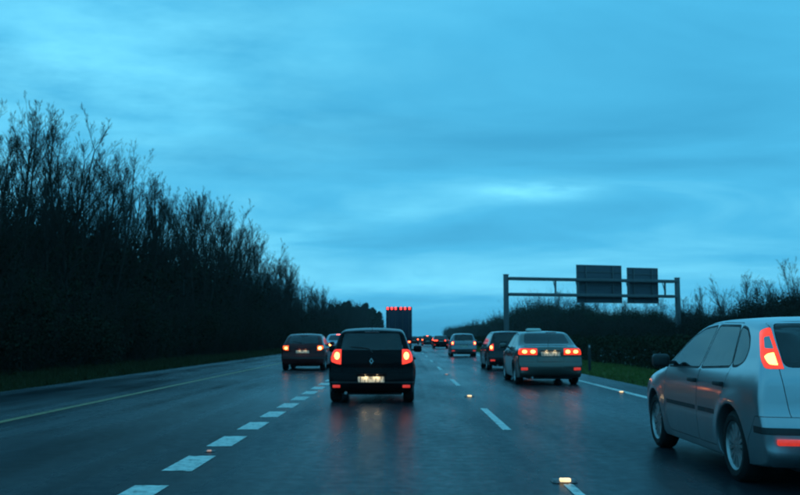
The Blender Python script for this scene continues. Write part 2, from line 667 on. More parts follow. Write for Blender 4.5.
def catmull(pts, step):
    pts = [np.array(p, float) for p in pts]
    P = [2 * pts[0] - pts[1]] + pts + [2 * pts[-1] - pts[-2]]
    out = []
    for i in range(1, len(P) - 2):
        a, b_, c, d = P[i - 1], P[i], P[i + 1], P[i + 2]
        n = max(1, int(round(np.linalg.norm(c - b_) / step)))
        for j in range(n):
            t = j / n
            # centripetal-ish: damp tangents on uneven spacing
            l1, l2 = np.linalg.norm(c - b_), 1e-9
            m1 = (c - a) / (np.linalg.norm(c - b_) + np.linalg.norm(b_ - a)) * l1
            m2 = (d - b_) / (np.linalg.norm(d - c) + np.linalg.norm(c - b_)) * l1
            h00, h10, h01, h11 = 2 * t**3 - 3 * t**2 + 1, t**3 - 2 * t**2 + t, -2 * t**3 + 3 * t**2, t**3 - t**2
            out.append(h00 * b_ + h10 * m1 + h01 * c + h11 * m2)
    out.append(pts[-1])
    return out


def smooth_loop(a, k):
    for _ in range(k):
        a = (np.roll(a, 1, 0) + 2 * a + np.roll(a, -1, 0)) / 4
    return a


def round_poly(pts, rad, n=4):
    """polygon with rounded corners"""
    out = []
    m = len(pts)
    for i in range(m):
        p, a, b_ = np.array(pts[i], float), np.array(pts[i - 1], float), np.array(pts[(i + 1) % m], float)
        la, lb = np.linalg.norm(a - p), np.linalg.norm(b_ - p)
        r_ = min(rad, la * .45, lb * .45)
        s, e = p + (a - p) / la * r_, p + (b_ - p) / lb * r_
        for j in range(n + 1):
            t = j / n
            out.append((1 - t) ** 2 * s + 2 * t * (1 - t) * p + t * t * e)
    return out


def offset_poly(pts, d):
    P = np.array(pts)
    A = .5 * np.sum(P[:, 0] * np.roll(P[:, 1], -1) - np.roll(P[:, 0], -1) * P[:, 1])
    s = 1 if A > 0 else -1
    t = np.roll(P, -1, 0) - np.roll(P, 1, 0)
    t /= np.linalg.norm(t, axis=1)[:, None] + 1e-9
    n = np.stack([t[:, 1], -t[:, 0]], 1) * s
    return P + n * d


def prism(pts, axis, a, b_):
    n = len(pts)
    v = []
    for w in (a, b_):
        for p in pts:
            v.append((w, p[0], p[1]) if axis == 'x' else (p[0], w, p[1]) if axis == 'y' else (p[0], p[1], w))
    f = [tuple(range(n)), tuple(range(2 * n - 1, n - 1, -1))] + [(i, n + i, n + (i + 1) % n, (i + 1) % n) for i in range(n)]
    me = bpy.data.meshes.new('prism')
    me.from_pydata(v, [], f)
    bm = bmesh.new()
    bm.from_mesh(me)
    bmesh.ops.recalc_face_normals(bm, faces=bm.faces[:])
    bmesh.ops.triangulate(bm, faces=bm.faces[:])
    bm.to_mesh(me)
    bm.free()
    return me


def half_width(s, y, z):
    L_, W2 = s['L'], s['W'] / 2
    a = max(0.0, (0.9 - y) / .9)
    b_ = max(0.0, (y - (L_ - 1.2)) / 1.2)
    w = W2 * (1 - .055 * a * a - .13 * b_ * b_)
    belt = s['belt']
    if z < .55:
        w -= .045 * ((.55 - z) / .35) ** 1.6
    if z > .70:
        t = min(z, belt) - .70
        w -= .055 * (t / max(.1, belt - .7)) ** 2
    if z > belt:
        t = z - belt
        w -= .10 * min(t, .08) + .36 * t + .06 * t * t
    for wy in (s['wr'], s['wf']):
        d = math.hypot(y - wy, z - s['r'])
        if z > .2:
            w += .022 * math.exp(-((d - s['r'] - .075) / .075) ** 2)
    return w


def car_shell(s):
    step = .045
    up = catmull(s['top'], step)
    loop = [tuple(p) for p in up]
    kind = [0] * len(loop)
    zb = s['zb']
    ra = s['r'] + .055

    def line(a, b_):
        n = max(1, int(math.dist(a, b_) / .08))
        for i in range(1, n):
            t = i / n
            loop.append((a[0] + (b_[0] - a[0]) * t, a[1] + (b_[1] - a[1]) * t))
            kind.append(1)

    def arc(wy):
        a0 = -math.asin((s['r'] - zb) / ra)
        n = 26
        for i in range(n + 1):
            t = a0 + (PI - 2 * a0) * i / n
            loop.append((wy + ra * math.cos(t), s['r'] + ra * math.sin(t)))
            kind.append(2)
    c0 = math.cos(math.asin((s['r'] - zb) / ra)) * ra
    line(loop[-1], (s['wf'] + c0, zb))
    arc(s['wf'])
    line((s['wf'] - c0, zb), (s['wr'] + c0, zb))
    arc(s['wr'])
    line((s['wr'] - c0, zb), loop[0])
    P = np.array(loop)
    kd = np.array(kind)
    t = np.roll(P, -1, 0) - np.roll(P, 1, 0)
    t /= np.linalg.norm(t, axis=1)[:, None] + 1e-9
    nrm = np.stack([-t[:, 1], t[:, 0]], 1)
    nrm = smooth_loop(nrm, 2)
    nrm /= np.linalg.norm(nrm, axis=1)[:, None] + 1e-9
    rad = smooth_loop(np.where(kd == 0, .075, .014), 4)
    crown = np.where(kd == 0, .12 * nrm[:, 0] ** 2 + .028 * np.clip(nrm[:, 1], 0, 1) ** 2, 0)
    crown = smooth_loop(crown, 4)
    E = P - nrm * crown[:, None]
    n = len(P)
    rows = []
    NT = 5
    for k in range(NT, -1, -1):
        th = PI / 2 * k / NT
        ins = E - nrm * (rad * (1 - math.cos(th)))[:, None]
        x = np.array([half_width(s, *q) for q in ins]) - rad + rad * math.sin(th)
        rows.append(np.column_stack([x, ins]))
    edge_x = rows[-1][:, 0]
    NX = 16
    for j in range(1, NX):
        tt = 1 - 2 * j / NX
        q = P - nrm * (crown * tt * tt)[:, None]
        rows.append(np.column_stack([edge_x * tt, q]))
    for k in range(NT + 1):
        r_ = rows[NT - k].copy()
        r_[:, 0] *= -1
        rows.append(r_)
    V = np.concatenate(rows, 0)
    F = []
    for a in range(len(rows) - 1):
        for i in range(n):
            j = (i + 1) % n
            F.append((a * n + i, a * n + j, (a + 1) * n + j, (a + 1) * n + i))
    # side skin
    B = rows[0][:, 1:]
    ymin, ymax = B[:, 0].min(), B[:, 0].max()
    grid = []
    nb = np.roll(B, -1, 0)

    def inside(p):
        yi, yj = B[:, 1] > p[1], nb[:, 1] > p[1]
        c = yi != yj
        xs = B[:, 0] + (p[1] - B[:, 1]) * (nb[:, 0] - B[:, 0]) / np.where(c, nb[:, 1] - B[:, 1], 1)
        return (np.sum(c & (xs > p[0])) % 2) == 1
    for gy in np.arange(ymin, ymax, .07):
        for gz in np.arange(.2, 1.6, .055):
            p = np.array([gy, gz])
            if inside(p) and np.min(np.hypot(*(B - p).T)) > .03:
                grid.append((gy, gz))
    pts = [Vector((p[0], p[1])) for p in B] + [Vector(g) for g in grid]
    res = delaunay_2d_cdt(pts, [], [list(range(n))], 1, 1e-7)
    vo, fo, ov = res[0], res[2], res[3]
    gidx = {}
    Vl = [tuple(v) for v in V]
    last = (len(rows) - 1) * n
    for side in (0, 1):
        mp_ = {}
        for i, src in enumerate(ov):
            q = src[0] if src else None
            if q is not None and q < n:
                mp_[i] = q if side == 0 else last + q
            else:
                yy, zz = vo[i]
                xx = half_width(s, yy, zz) * (1 if side == 0 else -1)
                mp_[i] = len(Vl)
                Vl.append((xx, yy, zz))
        for f in fo:
            g = tuple(mp_[i] for i in f)
            F.append(g if side == 0 else g[::-1])
    me = bpy.data.meshes.new('shell')
    me.from_pydata(Vl, [], F)
    bm = bmesh.new()
    bm.from_mesh(me)
    bmesh.ops.recalc_face_normals(bm, faces=bm.faces[:])
    bm.normal_update()
    bmesh.ops.triangulate(bm, faces=bm.faces[:])
    bm.normal_update()
    dup = bmesh.ops.duplicate(bm, geom=bm.verts[:] + bm.edges[:] + bm.faces[:])
    nv = [g for g in dup['geom'] if isinstance(g, bmesh.types.BMVert)]
    nf = [g for g in dup['geom'] if isinstance(g, bmesh.types.BMFace)]
    mv = [(v, v.co - v.normal * .028) for v in nv]
    for v, c in mv:
        v.co = c
    bmesh.ops.reverse_faces(bm, faces=nf)
    bm.to_mesh(me)
    bm.free()
    return me


CARS = {}
CARS['tall_lamp_hatch'] = dict(
    L=4.34, W=1.84, belt=1.0, wr=.85, wf=3.49, r=.318, zb=.19,
    top=[(.16, .20), (.05, .27), (.0, .38), (-.01, .50), (.02, .60), (.07, .68), (.08, .80), (.10, .95), (.15, 1.05), (.27, 1.22), (.40, 1.38), (.47, 1.435), (.62, 1.46), (1.0, 1.488), (1.5, 1.50), (1.95, 1.485), (2.3, 1.435),
         (2.62, 1.32), (2.95, 1.15), (3.22, 1.0), (3.4, .965), (3.8, .89), (4.1, .79), (4.27, .66), (4.33, .5), (4.31, .32), (4.2, .20)],
    side_win=[('front', [(2.96, .985), (2.66, 1.175), (2.40, 1.305), (2.14, 1.38), (1.76, 1.405), (1.88, 1.0)]),
              ('rear', [(1.82, 1.002), (1.70, 1.407), (1.10, 1.395), (1.00, 1.035)]),
              ('quarter', [(.955, 1.04), (1.05, 1.392), (.89, 1.365), (.76, 1.28), (.69, 1.18), (.71, 1.09), (.82, 1.045)])],
    doors=[('front', [(1.87, .27), (2.93, .27), (3.03, .5), (3.02, .93), (2.98, 1.0), (2.70, 1.20), (2.42, 1.345), (2.14, 1.42), (1.715, 1.443), (1.85, .95)]),
           ('rear', [(1.855, .27), (1.835, .95), (1.70, 1.443), (1.06, 1.43), (.965, 1.03), (1.08, .80), (1.24, .58), (1.31, .27)])],
    rear_win=([(-.655, 1.045), (.655, 1.045), (.635, 1.415), (-.635, 1.415)], .9),
    screen=([(-.66, 1.02), (.66, 1.02), (.54, 1.36), (-.54, 1.36)], 2.3),
    lamp=dict(poly=[(-.3, 1.03), (.27, 1.03), (.39, 1.12), (.60, 1.35), (.50, 1.385), (-.3, 1.28)], x0=.665, bulbs=[], side_bulbs=[('bulb', 'bulb', [(-.3, 1.06), (.27, 1.06), (.36, 1.135), (.34, 1.17), (-.3, 1.15)], .70), ('reversing_lens', 'lens_clear', [(.33, 1.20), (.405, 1.20), (.485, 1.30), (.41, 1.32)], .69)]),
    hatch=([(-.65, .60), (.65, .60), (.70, .98), (.655, 1.435), (-.655, 1.435), (-.70, .98)], .62),
    bumper=[(-.4, .1), (.50, .1), (.44, .40), (.30, .625), (-.4, .625)], strip=(.485, .54),
    refl=(.30, .44, .40, .45), plate=(.80, .03), moulding=(.565, .605), handle=.86)
CARS['small_hatch'] = dict(
    L=3.99, W=1.71, belt=.99, wr=.68, wf=3.25, r=.30, zb=.19,
    top=[(.15, .20), (.05, .26), (.0, .36), (-.01, .48), (.01, .58), (.05, .65), (.05, .80), (.07, .95), (.11, 1.04), (.20, 1.20), (.30, 1.37), (.36, 1.425), (.52, 1.455), (.9, 1.48), (1.3, 1.492), (1.75, 1.47), (2.1, 1.41),
         (2.45, 1.28), (2.75, 1.11), (2.98, .99), (3.15, .955), (3.5, .87), (3.78, .75), (3.93, .62), (3.98, .48), (3.96, .30), (3.86, .20)],
    side_win=[('front', [(2.74, .98), (2.46, 1.15), (2.2, 1.29), (1.96, 1.36), (1.58, 1.39), (1.68, .99)]),
              ('rear', [(1.62, .99), (1.52, 1.392), (.92, 1.38), (.70, 1.17), (.78, 1.03)])],
    doors=[('front', [(1.67, .27), (2.70, .27), (2.80, .5), (2.79, .93), (2.74, 1.0), (2.48, 1.19), (2.22, 1.335), (1.96, 1.405), (1.53, 1.43), (1.65, .95)]),
           ('rear', [(1.655, .27), (1.635, .95), (1.515, 1.43), (.90, 1.415), (.66, 1.18), (.75, .99), (.90, .78), (1.04, .55), (1.10, .27)])],
    rear_win=([(-.62, 1.045), (.62, 1.045), (.55, 1.375), (-.55, 1.375)], .75),
    screen=([(-.62, 1.02), (.62, 1.02), (.53, 1.35), (-.53, 1.35)], 2.1),
    lamp=dict(poly=[(-.3, .76), (.14, .76), (.30, .95), (.26, 1.06), (-.3, 1.03)], x0=.60, bulbs=[(.685, .05, .93, .062, .085)]),
    hatch=([(-.57, .52), (.57, .52), (.595, .98), (.57, 1.40), (-.57, 1.40), (-.595, .98)], .52),
    bumper=[(-.4, .1), (.36, .1), (.30, .40), (.2, .60), (-.4, .60)], strip=(.40, .43),
    refl=(.61, .76, .31, .365), plate=(.475, -.02), handle=.86, emblem=.83)
CARS['saloon'] = dict(
    L=4.62, W=1.78, belt=1.0, wr=1.0, wf=3.70, r=.315, zb=.19,
    top=[(.17, .21), (.05, .28), (.0, .40), (-.01, .54), (.02, .64), (.05, .74), (.05, .92), (.09, 1.01), (.18, 1.045), (.42, 1.07), (.62, 1.10), (.82, 1.185), (1.08, 1.32), (1.28, 1.41), (1.5, 1.452), (1.9, 1.47), (2.25, 1.458), (2.55, 1.41),
         (2.88, 1.27), (3.18, 1.10), (3.40, .995), (3.6, .96), (4.0, .89), (4.35, .78), (4.53, .66), (4.60, .5), (4.58, .32), (4.48, .20)],
    side_win=[('front', [(3.12, .985), (2.84, 1.15), (2.56, 1.295), (2.32, 1.36), (1.98, 1.38), (2.06, .99)]),
              ('rear', [(2.0, .99), (1.92, 1.382), (1.52, 1.37), (1.30, 1.30), (1.02, 1.13), (1.0, 1.02)])],
    doors=[('front', [(2.05, .27), (3.12, .27), (3.22, .5), (3.20, .93), (3.14, 1.0), (2.86, 1.19), (2.58, 1.335), (2.33, 1.40), (1.925, 1.42), (2.03, .95)]),
           ('rear', [(2.035, .27), (2.015, .95), (1.91, 1.42), (1.50, 1.41), (1.25, 1.33), (.96, 1.15), (.95, 1.0), (1.20, .80), (1.39, .58), (1.45, .27)])],
    rear_win=([(-.62, 1.125), (.62, 1.125), (.535, 1.40), (-.535, 1.40)], 1.6),
    screen=([(-.64, 1.03), (.64, 1.03), (.53, 1.375), (-.53, 1.375)], 2.5),
    lamp=dict(poly=[(-.3, .82), (.20, .82), (.30, .90), (.30, .99), (-.3, .99)], x0=.36, bulbs=[(.47, -.005, .905, .075, .055), (.69, .03, .905, .075, .055)]),
    hatch=([(-.355, .64), (.355, .64), (.355, 1.0), (.66, 1.005), (.62, 1.115), (-.62, 1.115), (-.66, 1.005), (-.355, 1.0)], .70),
    bumper=[(-.4, .1), (.64, .1), (.56, .40), (.30, .63), (-.4, .63)], strip=None,
    refl=(.62, .80, .41, .48), plate=(.845, -.02), handle=.86)
CARS['estate'] = dict(
    L=4.50, W=1.76, belt=1.0, wr=.95, wf=3.62, r=.315, zb=.20,
    top=[(.15, .22), (.05, .28), (.0, .40), (-.01, .54), (.02, .62), (.05, .70), (.06, .92), (.10, 1.05), (.18, 1.22), (.28, 1.42), (.36, 1.49), (.55, 1.515), (1.0, 1.53), (1.7, 1.535), (2.15, 1.51), (2.5, 1.43),
         (2.82, 1.28), (3.12, 1.10), (3.34, .995), (3.52, .96), (3.9, .89), (4.24, .78), (4.42, .66), (4.48, .5), (4.46, .32), (4.36, .20)],
    side_win=[('front', [(3.06, .985), (2.78, 1.16), (2.5, 1.32), (2.24, 1.41), (1.90, 1.43), (2.0, .99)]),
              ('rear', [(1.94, .99), (1.84, 1.432), (1.22, 1.432), (1.12, 1.02)]),
              ('quarter', [(1.06, 1.02), (1.15, 1.43), (.55, 1.41), (.42, 1.10), (.5, 1.03)])],
    doors=[('front', [(1.99, .27), (3.04, .27), (3.14, .5), (3.12, .93), (3.06, 1.0), (2.80, 1.20), (2.52, 1.36), (2.25, 1.45), (1.845, 1.47), (1.97, .95)]),
           ('rear', [(1.975, .27), (1.955, .95), (1.83, 1.47), (1.18, 1.47), (1.07, 1.0), (1.20, .80), (1.34, .58), (1.40, .27)])],
    rear_win=([(-.62, 1.07), (.62, 1.07), (.57, 1.43), (-.57, 1.43)], .8),
    screen=([(-.64, 1.03), (.64, 1.03), (.55, 1.40), (-.55, 1.40)], 2.4),
    lamp=dict(poly=[(-.3, .78), (.18, .78), (.20, 1.06), (-.3, 1.06)], x0=.65, bulbs=[(.73, .04, .90, .055, .075)]),
    hatch=([(-.63, .56), (.63, .56), (.645, 1.0), (.60, 1.46), (-.60, 1.46), (-.645, 1.0)], .5),
    bumper=[(-.4, .1), (.60, .1), (.52, .40), (.30, .60), (-.4, .60)], strip=(.44, .49),
    refl=(.60, .78, .37, .43), plate=(.70, -.03), handle=.86)
CARS['round_hatch'] = dict(
    L=4.10, W=1.72, belt=.98, wr=.74, wf=3.30, r=.30, zb=.19,
    top=[(.15, .20), (.05, .27), (.0, .38), (-.01, .50), (.01, .60), (.05, .68), (.06, .82), (.10, .97), (.20, 1.06), (.42, 1.21), (.66, 1.34), (.86, 1.40), (1.2, 1.43), (1.55, 1.435), (1.9, 1.415), (2.2, 1.36),
         (2.55, 1.22), (2.82, 1.07), (3.02, .975), (3.2, .94), (3.6, .86), (3.9, .74), (4.04, .62), (4.09, .48), (4.07, .30), (3.97, .20)],
    side_win=[('front', [(2.80, .965), (2.54, 1.115), (2.26, 1.255), (2.02, 1.315), (1.66, 1.345), (1.75, .97)]),
              ('rear', [(1.69, .97), (1.60, 1.347), (1.14, 1.32), (.84, 1.17), (.78, 1.03)])],
    doors=[('front', [(1.74, .27), (2.78, .27), (2.88, .5), (2.86, .9), (2.80, .98), (2.56, 1.15), (2.28, 1.295), (2.03, 1.355), (1.605, 1.385), (1.72, .93)]),
           ('rear', [(1.725, .27), (1.705, .93), (1.59, 1.385), (1.12, 1.36), (.80, 1.20), (.72, 1.0), (.96, .78), (1.10, .55), (1.16, .27)])],
    rear_win=([(-.60, 1.05), (.60, 1.05), (.51, 1.335), (-.51, 1.335)], 1.15),
    screen=([(-.62, 1.0), (.62, 1.0), (.53, 1.32), (-.53, 1.32)], 2.2),
    lamp=dict(poly=[(-.3, .78), (.16, .78), (.24, .97), (-.3, .96)], x0=.56, bulbs=[(.66, .055, .87, .075, .062)]),
    hatch=([(-.53, .66), (.53, .66), (.555, .96), (.58, 1.02), (.53, 1.36), (-.53, 1.36), (-.58, 1.02), (-.555, .96)], 1.0),
    bumper=[(-.4, .1), (.40, .1), (.34, .40), (.22, .62), (-.4, .62)], strip=(.46, .51),
    refl=None, plate=(.73, -.02), handle=.84)

SEAT_CACHE = {}


def seat_meshes():
    if SEAT_CACHE:
        return SEAT_CACHE
    SEAT_CACHE['front'] = [box_mesh('seat_cushion', -.25, .25, -.25, .28, .28, .48, .05, 3), box_mesh('seat_back', -.24, .24, -.36, -.22, .46, 1.02, .05, 3), box_mesh('headrest', -.13, .13, -.37, -.27, 1.05, 1.24, .04, 3)]
    return SEAT_CACHE


def surf_y(s, z):
    """rear surface position at the centre line for height z"""
    ps = [p for p in s['top'] if p[0] < 1.3]
    for (y0, z0), (y1, z1) in zip(ps, ps[1:]):
        if z0 <= z <= z1:
            return y0 + (y1 - y0) * (z - z0) / (z1 - z0 + 1e-9)
    return 0.0


def ellipsoid(name, rx, ry, rz, n=14, m=8):
    v, f = [], []
    for j in range(m + 1):
        t = PI * j / m
        for i in range(n):
            a = 2 * PI * i / n
            v.append((rx * math.sin(t) * math.cos(a), ry * math.sin(t) * math.sin(a), rz * math.cos(t)))
    for j in range(m):
        for i in range(n):
            k_ = (i + 1) % n
            f.append((j * n + i, (j + 1) * n + i, (j + 1) * n + k_, j * n + k_))
    return pydata(name, v, f, True, 80)


def wheel_meshes(r, spokes):
    w = .105
    ty = MB()
    ty.lathe_x([(-w + .03, r * .64), (-w, r * .72), (-w - .004, r * .85), (-w + .018, r * .965), (-w + .04, r), (w - .04, r), (w - .018, r * .965), (w + .004, r * .85), (w, r * .72), (w - .03, r * .64)], 40)
    hub = MB()
    hub.lathe_x([(-.06, .02), (-.06, r * .40), (-.035, r * .42), (.0, r * .42), (.0, .02)], 24)
    rim = MB()
    rim.lathe_x([(w - .085, r * .60), (w - .03, r * .63), (w - .008, r * .69), (w - .02, r * .655), (w - .10, r * .58)], 40)
    rim.lathe_x([(w - .075, .005), (w - .028, .012), (w - .03, .055), (w - .06, .065)], 20)
    for i in range(spokes):
        a = 2 * PI * i / spokes
        c, s_ = math.cos(a), math.sin(a)
        b = len(rim.v)
        for rr, ww in ((.045, .022), (r * .64, .018 if spokes > 7 else .03)):
            for (dx, dt) in ((w - .055, -ww), (w - .055, ww), (w - .028, ww * .7), (w - .028, -ww * .7)):
                rim.v.append((dx, c * rr - s_ * dt, s_ * rr + c * dt))
        for q in ((0, 1, 5, 4), (1, 2, 6, 5), (2, 3, 7, 6), (3, 0, 4, 7)):
            rim.f.append(tuple(b + k_ for k_ in q))
    return ty.mesh('tyre'), hub.mesh('brake_disc'), rim.mesh('rim', True, 30)


def build_parts(key):
    """[(part name, mesh, material key, parent index or None, loc, rotz)]"""
    s = CARS[key]
    shell = car_shell(s)
    out = []

    def cut(name, mat, pts, axis, a, b_, gap, parent=None, rad=.03, keep=True):
        nonlocal shell
        poly = round_poly(pts, rad) if rad > 0 else [np.array(p, float) for p in pts]
        part = boolean(shell, prism(poly, axis, a, b_), 'INTERSECT')
        sa = gap if axis != 'y' else 0
        shell = boolean(shell, prism(offset_poly(poly, gap), axis, a - (gap if a < 0 or axis == 'x' else gap), b_ + gap), 'DIFFERENCE')
        if len(part.polygons) == 0:
            return None
        if keep:
            finish_mesh(part, True, 30)
            part.name = name
            out.append([name, part, mat, parent, (0, 0, 0), 0])
            return len(out) - 1
    later = []
    wins = {}
    for sgn in (1, -1):
        for nm, poly in s['side_win']:
            a, b_ = (.3, 1.1) if sgn > 0 else (-1.1, -.3)
            i = cut('window', 'glass' if nm == 'front' else 'glass', poly, 'x', a, b_, .006, rad=.045)
            wins[(nm, sgn)] = i
    for sgn in (1, -1):
        for nm, poly in s['side_win']:
            a, b_ = (.3, 1.1) if sgn > 0 else (-1.1, -.3)
            fpoly = [tuple(q) for q in offset_poly(round_poly(poly, .045), .022)]
            i = cut('window_frame', 'plastic', fpoly, 'x', a, b_, .001, rad=0)
            if i is not None:
                out[i][3] = wins[(nm, sgn)]
                if nm != 'quarter':
                    wins[('f' + nm, sgn)] = i
    cut('rear_window', 'rear_glass', s['rear_win'][0], 'y', -.4, s['rear_win'][1], .006, rad=.06)
    rw = len(out) - 1
    cut('windscreen', 'glass', s['screen'][0], 'y', s['screen'][1], s['L'] + .3, .006, rad=.06)
    lamps = {}
    lp = s['lamp']
    bulbs = []
    for sgn in (1, -1):
        for (bx, by, bz, rx, rz) in lp['bulbs']:
            el = [(sgn * bx + .85 * rx * math.cos(2 * PI * i / 18), bz + .85 * rz * math.sin(2 * PI * i / 18)) for i in range(18)]
            if sgn < 0:
                el = el[::-1]
            bulbs.append((cut('bulb', 'bulb', el, 'y', -.4, by + .17, .003, rad=0), sgn))
        for (nm, mk, poly, x0) in lp.get('side_bulbs', []):
            a, b_ = (x0, 1.1) if sgn > 0 else (-1.1, -x0)
            bulbs.append((cut(nm, mk, poly, 'x', a, b_, .003, rad=.02), sgn))
    for sgn in (1, -1):
        a, b_ = (lp['x0'], 1.1) if sgn > 0 else (-1.1, -lp['x0'])
        lamps[sgn] = cut('tail_lamp', 'lens', lp['poly'], 'x', a, b_, .004, rad=.03)
    if s.get('strip'):
        z0, z1 = s['strip']
        cut('bumper_strip', 'plastic', [(-.4, z0), (.34, z0), (.34, z1), (-.4, z1)], 'x', -1.1, 1.1, .002, rad=0)
        st = len(out) - 1
    if s.get('moulding'):
        z0, z1 = s['moulding']
        for sgn in (1, -1):
            a, b_ = (.5, 1.1) if sgn > 0 else (-1.1, -.5)
            for nm, y0, y1 in (('front', 1.90, 2.96), ('rear', 1.30, 1.81)):
                wins[('m' + nm, sgn)] = cut('moulding', 'plastic', [(y0, z0), (y1, z0), (y1, z1), (y0, z1)], 'x', a, b_, .002, rad=0)
    for sgn in (1, -1):
        for nm, poly in s['doors']:
            a, b_ = (.4, 1.1) if sgn > 0 else (-1.1, -.4)
            d = cut('door', 'paint', poly, 'x', a, b_, .006, rad=.04)
            for kx in ((nm, sgn), ('m' + nm, sgn), ('f' + nm, sgn)):
                if wins.get(kx) is not None and d is not None:
                    out[wins[kx]][3] = d
            yy = min(p[0] for p in poly) + (.16 if nm == 'front' else .26)
            if nm == 'rear':
                yy = min(p[0] for p in poly if p[1] > .9) + .10
            hw = half_width(s, yy, s['handle'])
            hb = box_mesh('door_handle', -.006, .040, 0, .21, -.019, .022, .012, 2)
            out.append(['handle', hb, 'trim_handle', d, ((hw if sgn > 0 else -hw), yy, s['handle']), 0 if sgn > 0 else PI])
            if sgn < 0:
                out[-1][4] = (-hw, yy + .21, s['handle'])
            if nm == 'front':
                my = s['side_win'][0][1][0][0] - .15
                hw = half_width(s, my, 1.0)
                mir = box_mesh('mirror', .055, .235, -.06, .07, .0, .145, .045, 3)
                mb = MB()
                for v_ in mir.vertices:
                    if sgn < 0:
                        v_.co.x *= -1
                if sgn < 0:
                    mir.flip_normals()
                out.append(['mirror', mir, 'trim_mirror', d, (sgn * hw, my, .965), 0])
                arm = MB().box(min(sgn * -.05, sgn * .09), max(sgn * -.05, sgn * .09), -.02, .03, .03, .07).mesh('mirror_arm', False)
                out.append(['mirror_arm', arm, 'plastic', d, (sgn * hw, my, .965), 0])
    hp, hd = s['hatch']
    bi = cut('bumper', 'paint', s['bumper'], 'x', -1.1, 1.1, .005, rad=.02)
    if s.get('strip') and bi is not None:
        out[st][3] = bi
    ti = cut('tailgate', 'paint', hp, 'y', -.4, hd, .006, rad=.05)
    if ti is not None:
        out[rw][3] = ti if key != 'saloon' else None
    cut('bonnet', 'paint', [(-.66, s['wf'] - .12), (.66, s['wf'] - .12), (.60, s['L'] - .16), (-.60, s['L'] - .16)], 'z', .6, 1.3, .006, rad=.1)
    finish_mesh(shell, True, 30)
    shell.name = 'car_body'
    out.insert(0, ['body', shell, 'paint', None, (0, 0, 0), 0])
    for r_ in out:
        if r_[3] is not None:
            r_[3] += 1
    for kx in lamps:
        lamps[kx] = lamps[kx] + 1 if lamps[kx] is not None else None
    bi, ti = bi + 1, ti + 1
    for bi_, sgn in bulbs:
        if bi_ is not None:
            out[bi_ + 1][3] = lamps[sgn]
            out[bi_ + 1][5] = 0
            BULB_SIDE[id(out[bi_ + 1][1])] = sgn
    if s.get('refl'):
        x0, x1, z0, z1 = s['refl']
        if key == 'tall_lamp_hatch':
            x0, x1 = .60, .80
        for sgn in (1, -1):
            xm = (x0 + x1) / 2
            yy = surf_y(s, (z0 + z1) / 2) + .105 * (xm / (s['W'] / 2)) ** 2
            me = box_mesh('reflector', -(x1 - x0) / 2, (x1 - x0) / 2, -.02, .03, z0, z1, .012)
            out.append(['reflector', me, 'refl', bi, (sgn * xm, yy, 0), -sgn * .0 + sgn * .14])
    # plate
    pz, pd = s['plate']
    yy = surf_y(s, pz)
    out.append(['number_plate', box_mesh('number_plate', -.26, .26, -.012, .0, -.056, .056, .004), 'plate', ti if pz > .6 else bi, (0, yy - .012, pz), 0])
    out.append(['plate_lamp_housing', box_mesh('plate_lip', -.30, .30, -.055, .03, 0, .03, .01), 'paint', ti if pz > .6 else bi, (0, yy - .01, pz + .085), 0])
    if s.get('emblem'):
        z = s['emblem']
        v, f = [], []
        for q in (1.0, .55):
            for dy in (-.014, .004):
                v += [(0, dy, .062 * q), (.042 * q, dy, 0), (0, dy, -.062 * q), (-.042 * q, dy, 0)]
        for i in range(4):
            j = (i + 1) % 4
            f += [(i, j, 8 + j, 8 + i), (i, j, 4 + j, 4 + i), (8 + i, 8 + j, 12 + j, 12 + i)]
        out.append(['emblem', pydata('emblem', v, f, False), 'chrome', ti, (0, surf_y(s, z) - .006, z), 0])
    # high brake light, aerial, wiper, exhaust
    zt = s['rear_win'][0][2][1] + .02
    out.append(['brake_light', box_mesh('brake_light', -.14, .14, -.015, .02, -.012, .012, .006), 'high', ti, (0, surf_y(s, zt) - .005, zt), 0])
    if key != 'saloon':
        zw = s['rear_win'][0][0][1]
        m = MB()
        p = [(x_, surf_y(s, z_) - .022 + .045 * x_ * x_ / .2, z_) for x_, z_ in ((.02, zw - .05), (-.05, zw + .03), (-.42, zw + .07))]
        m.tube(p[0], p[1], .011, .009, 6)
        m.tube(p[1], p[2], .009, .006, 6)
        out.append(['wiper', m.mesh('wiper'), 'plastic', ti, (0, 0, 0), 0])
    m = MB()
    m.tube((0, .55, s_top(s, .55) - .01), (0, .28, s_top(s, .55) + .20), .004, .0025, 6)
    out.append(['aerial', m.mesh('aerial'), 'plastic', None, (0, 0, 0), 0])
    m = MB()
    m.tube((-.5, .05, .21), (-.5, .30, .22), .028, .028, 14)
    out.append(['exhaust', m.mesh('exhaust'), 'alloy', None, (0, 0, 0), 0])
    # cabin
    sm = seat_meshes()['front']
    ymid = s['doors'][0][1][0][0]
    for yy, xs in ((ymid + .42, (-.37, .37)), (ymid - .50, (-.40, .40))):
        for x in xs:
            out.append(['seat', sm[0], 'cabin', None, (x, yy, .0), 0])
            k0 = len(out) - 1
            out.append(['backrest', sm[1], 'cabin', k0, (0, 0, 0), 0])
            out.append(['headrest', sm[2], 'cabin', k0, (0, 0, 0), 0])
    yd = s['screen'][1] + .35
    out.append(['dashboard', box_mesh('dashboard', -.68, .68, yd, yd + .42, .62, .93, .08, 3), 'cabin', None, (0, 0, 0), 0])
    m = MB()
    out.append(['parcel_shelf', box_mesh('parcel_shelf', -.62, .62, surf_y(s, .98) + .16, ymid - .82, .93, .96, .01), 'cabin', None, (0, 0, 0), 0])
    out.append(['undertray', box_mesh('undertray', -.60, .60, .22, s['L'] - .25, .165, .235, .03), 'plastic', None, (0, 0, 0), 0])
    # wheels
    ty, hub, rim = wheel_meshes(s['r'], 15 if key == 'tall_lamp_hatch' else 7)
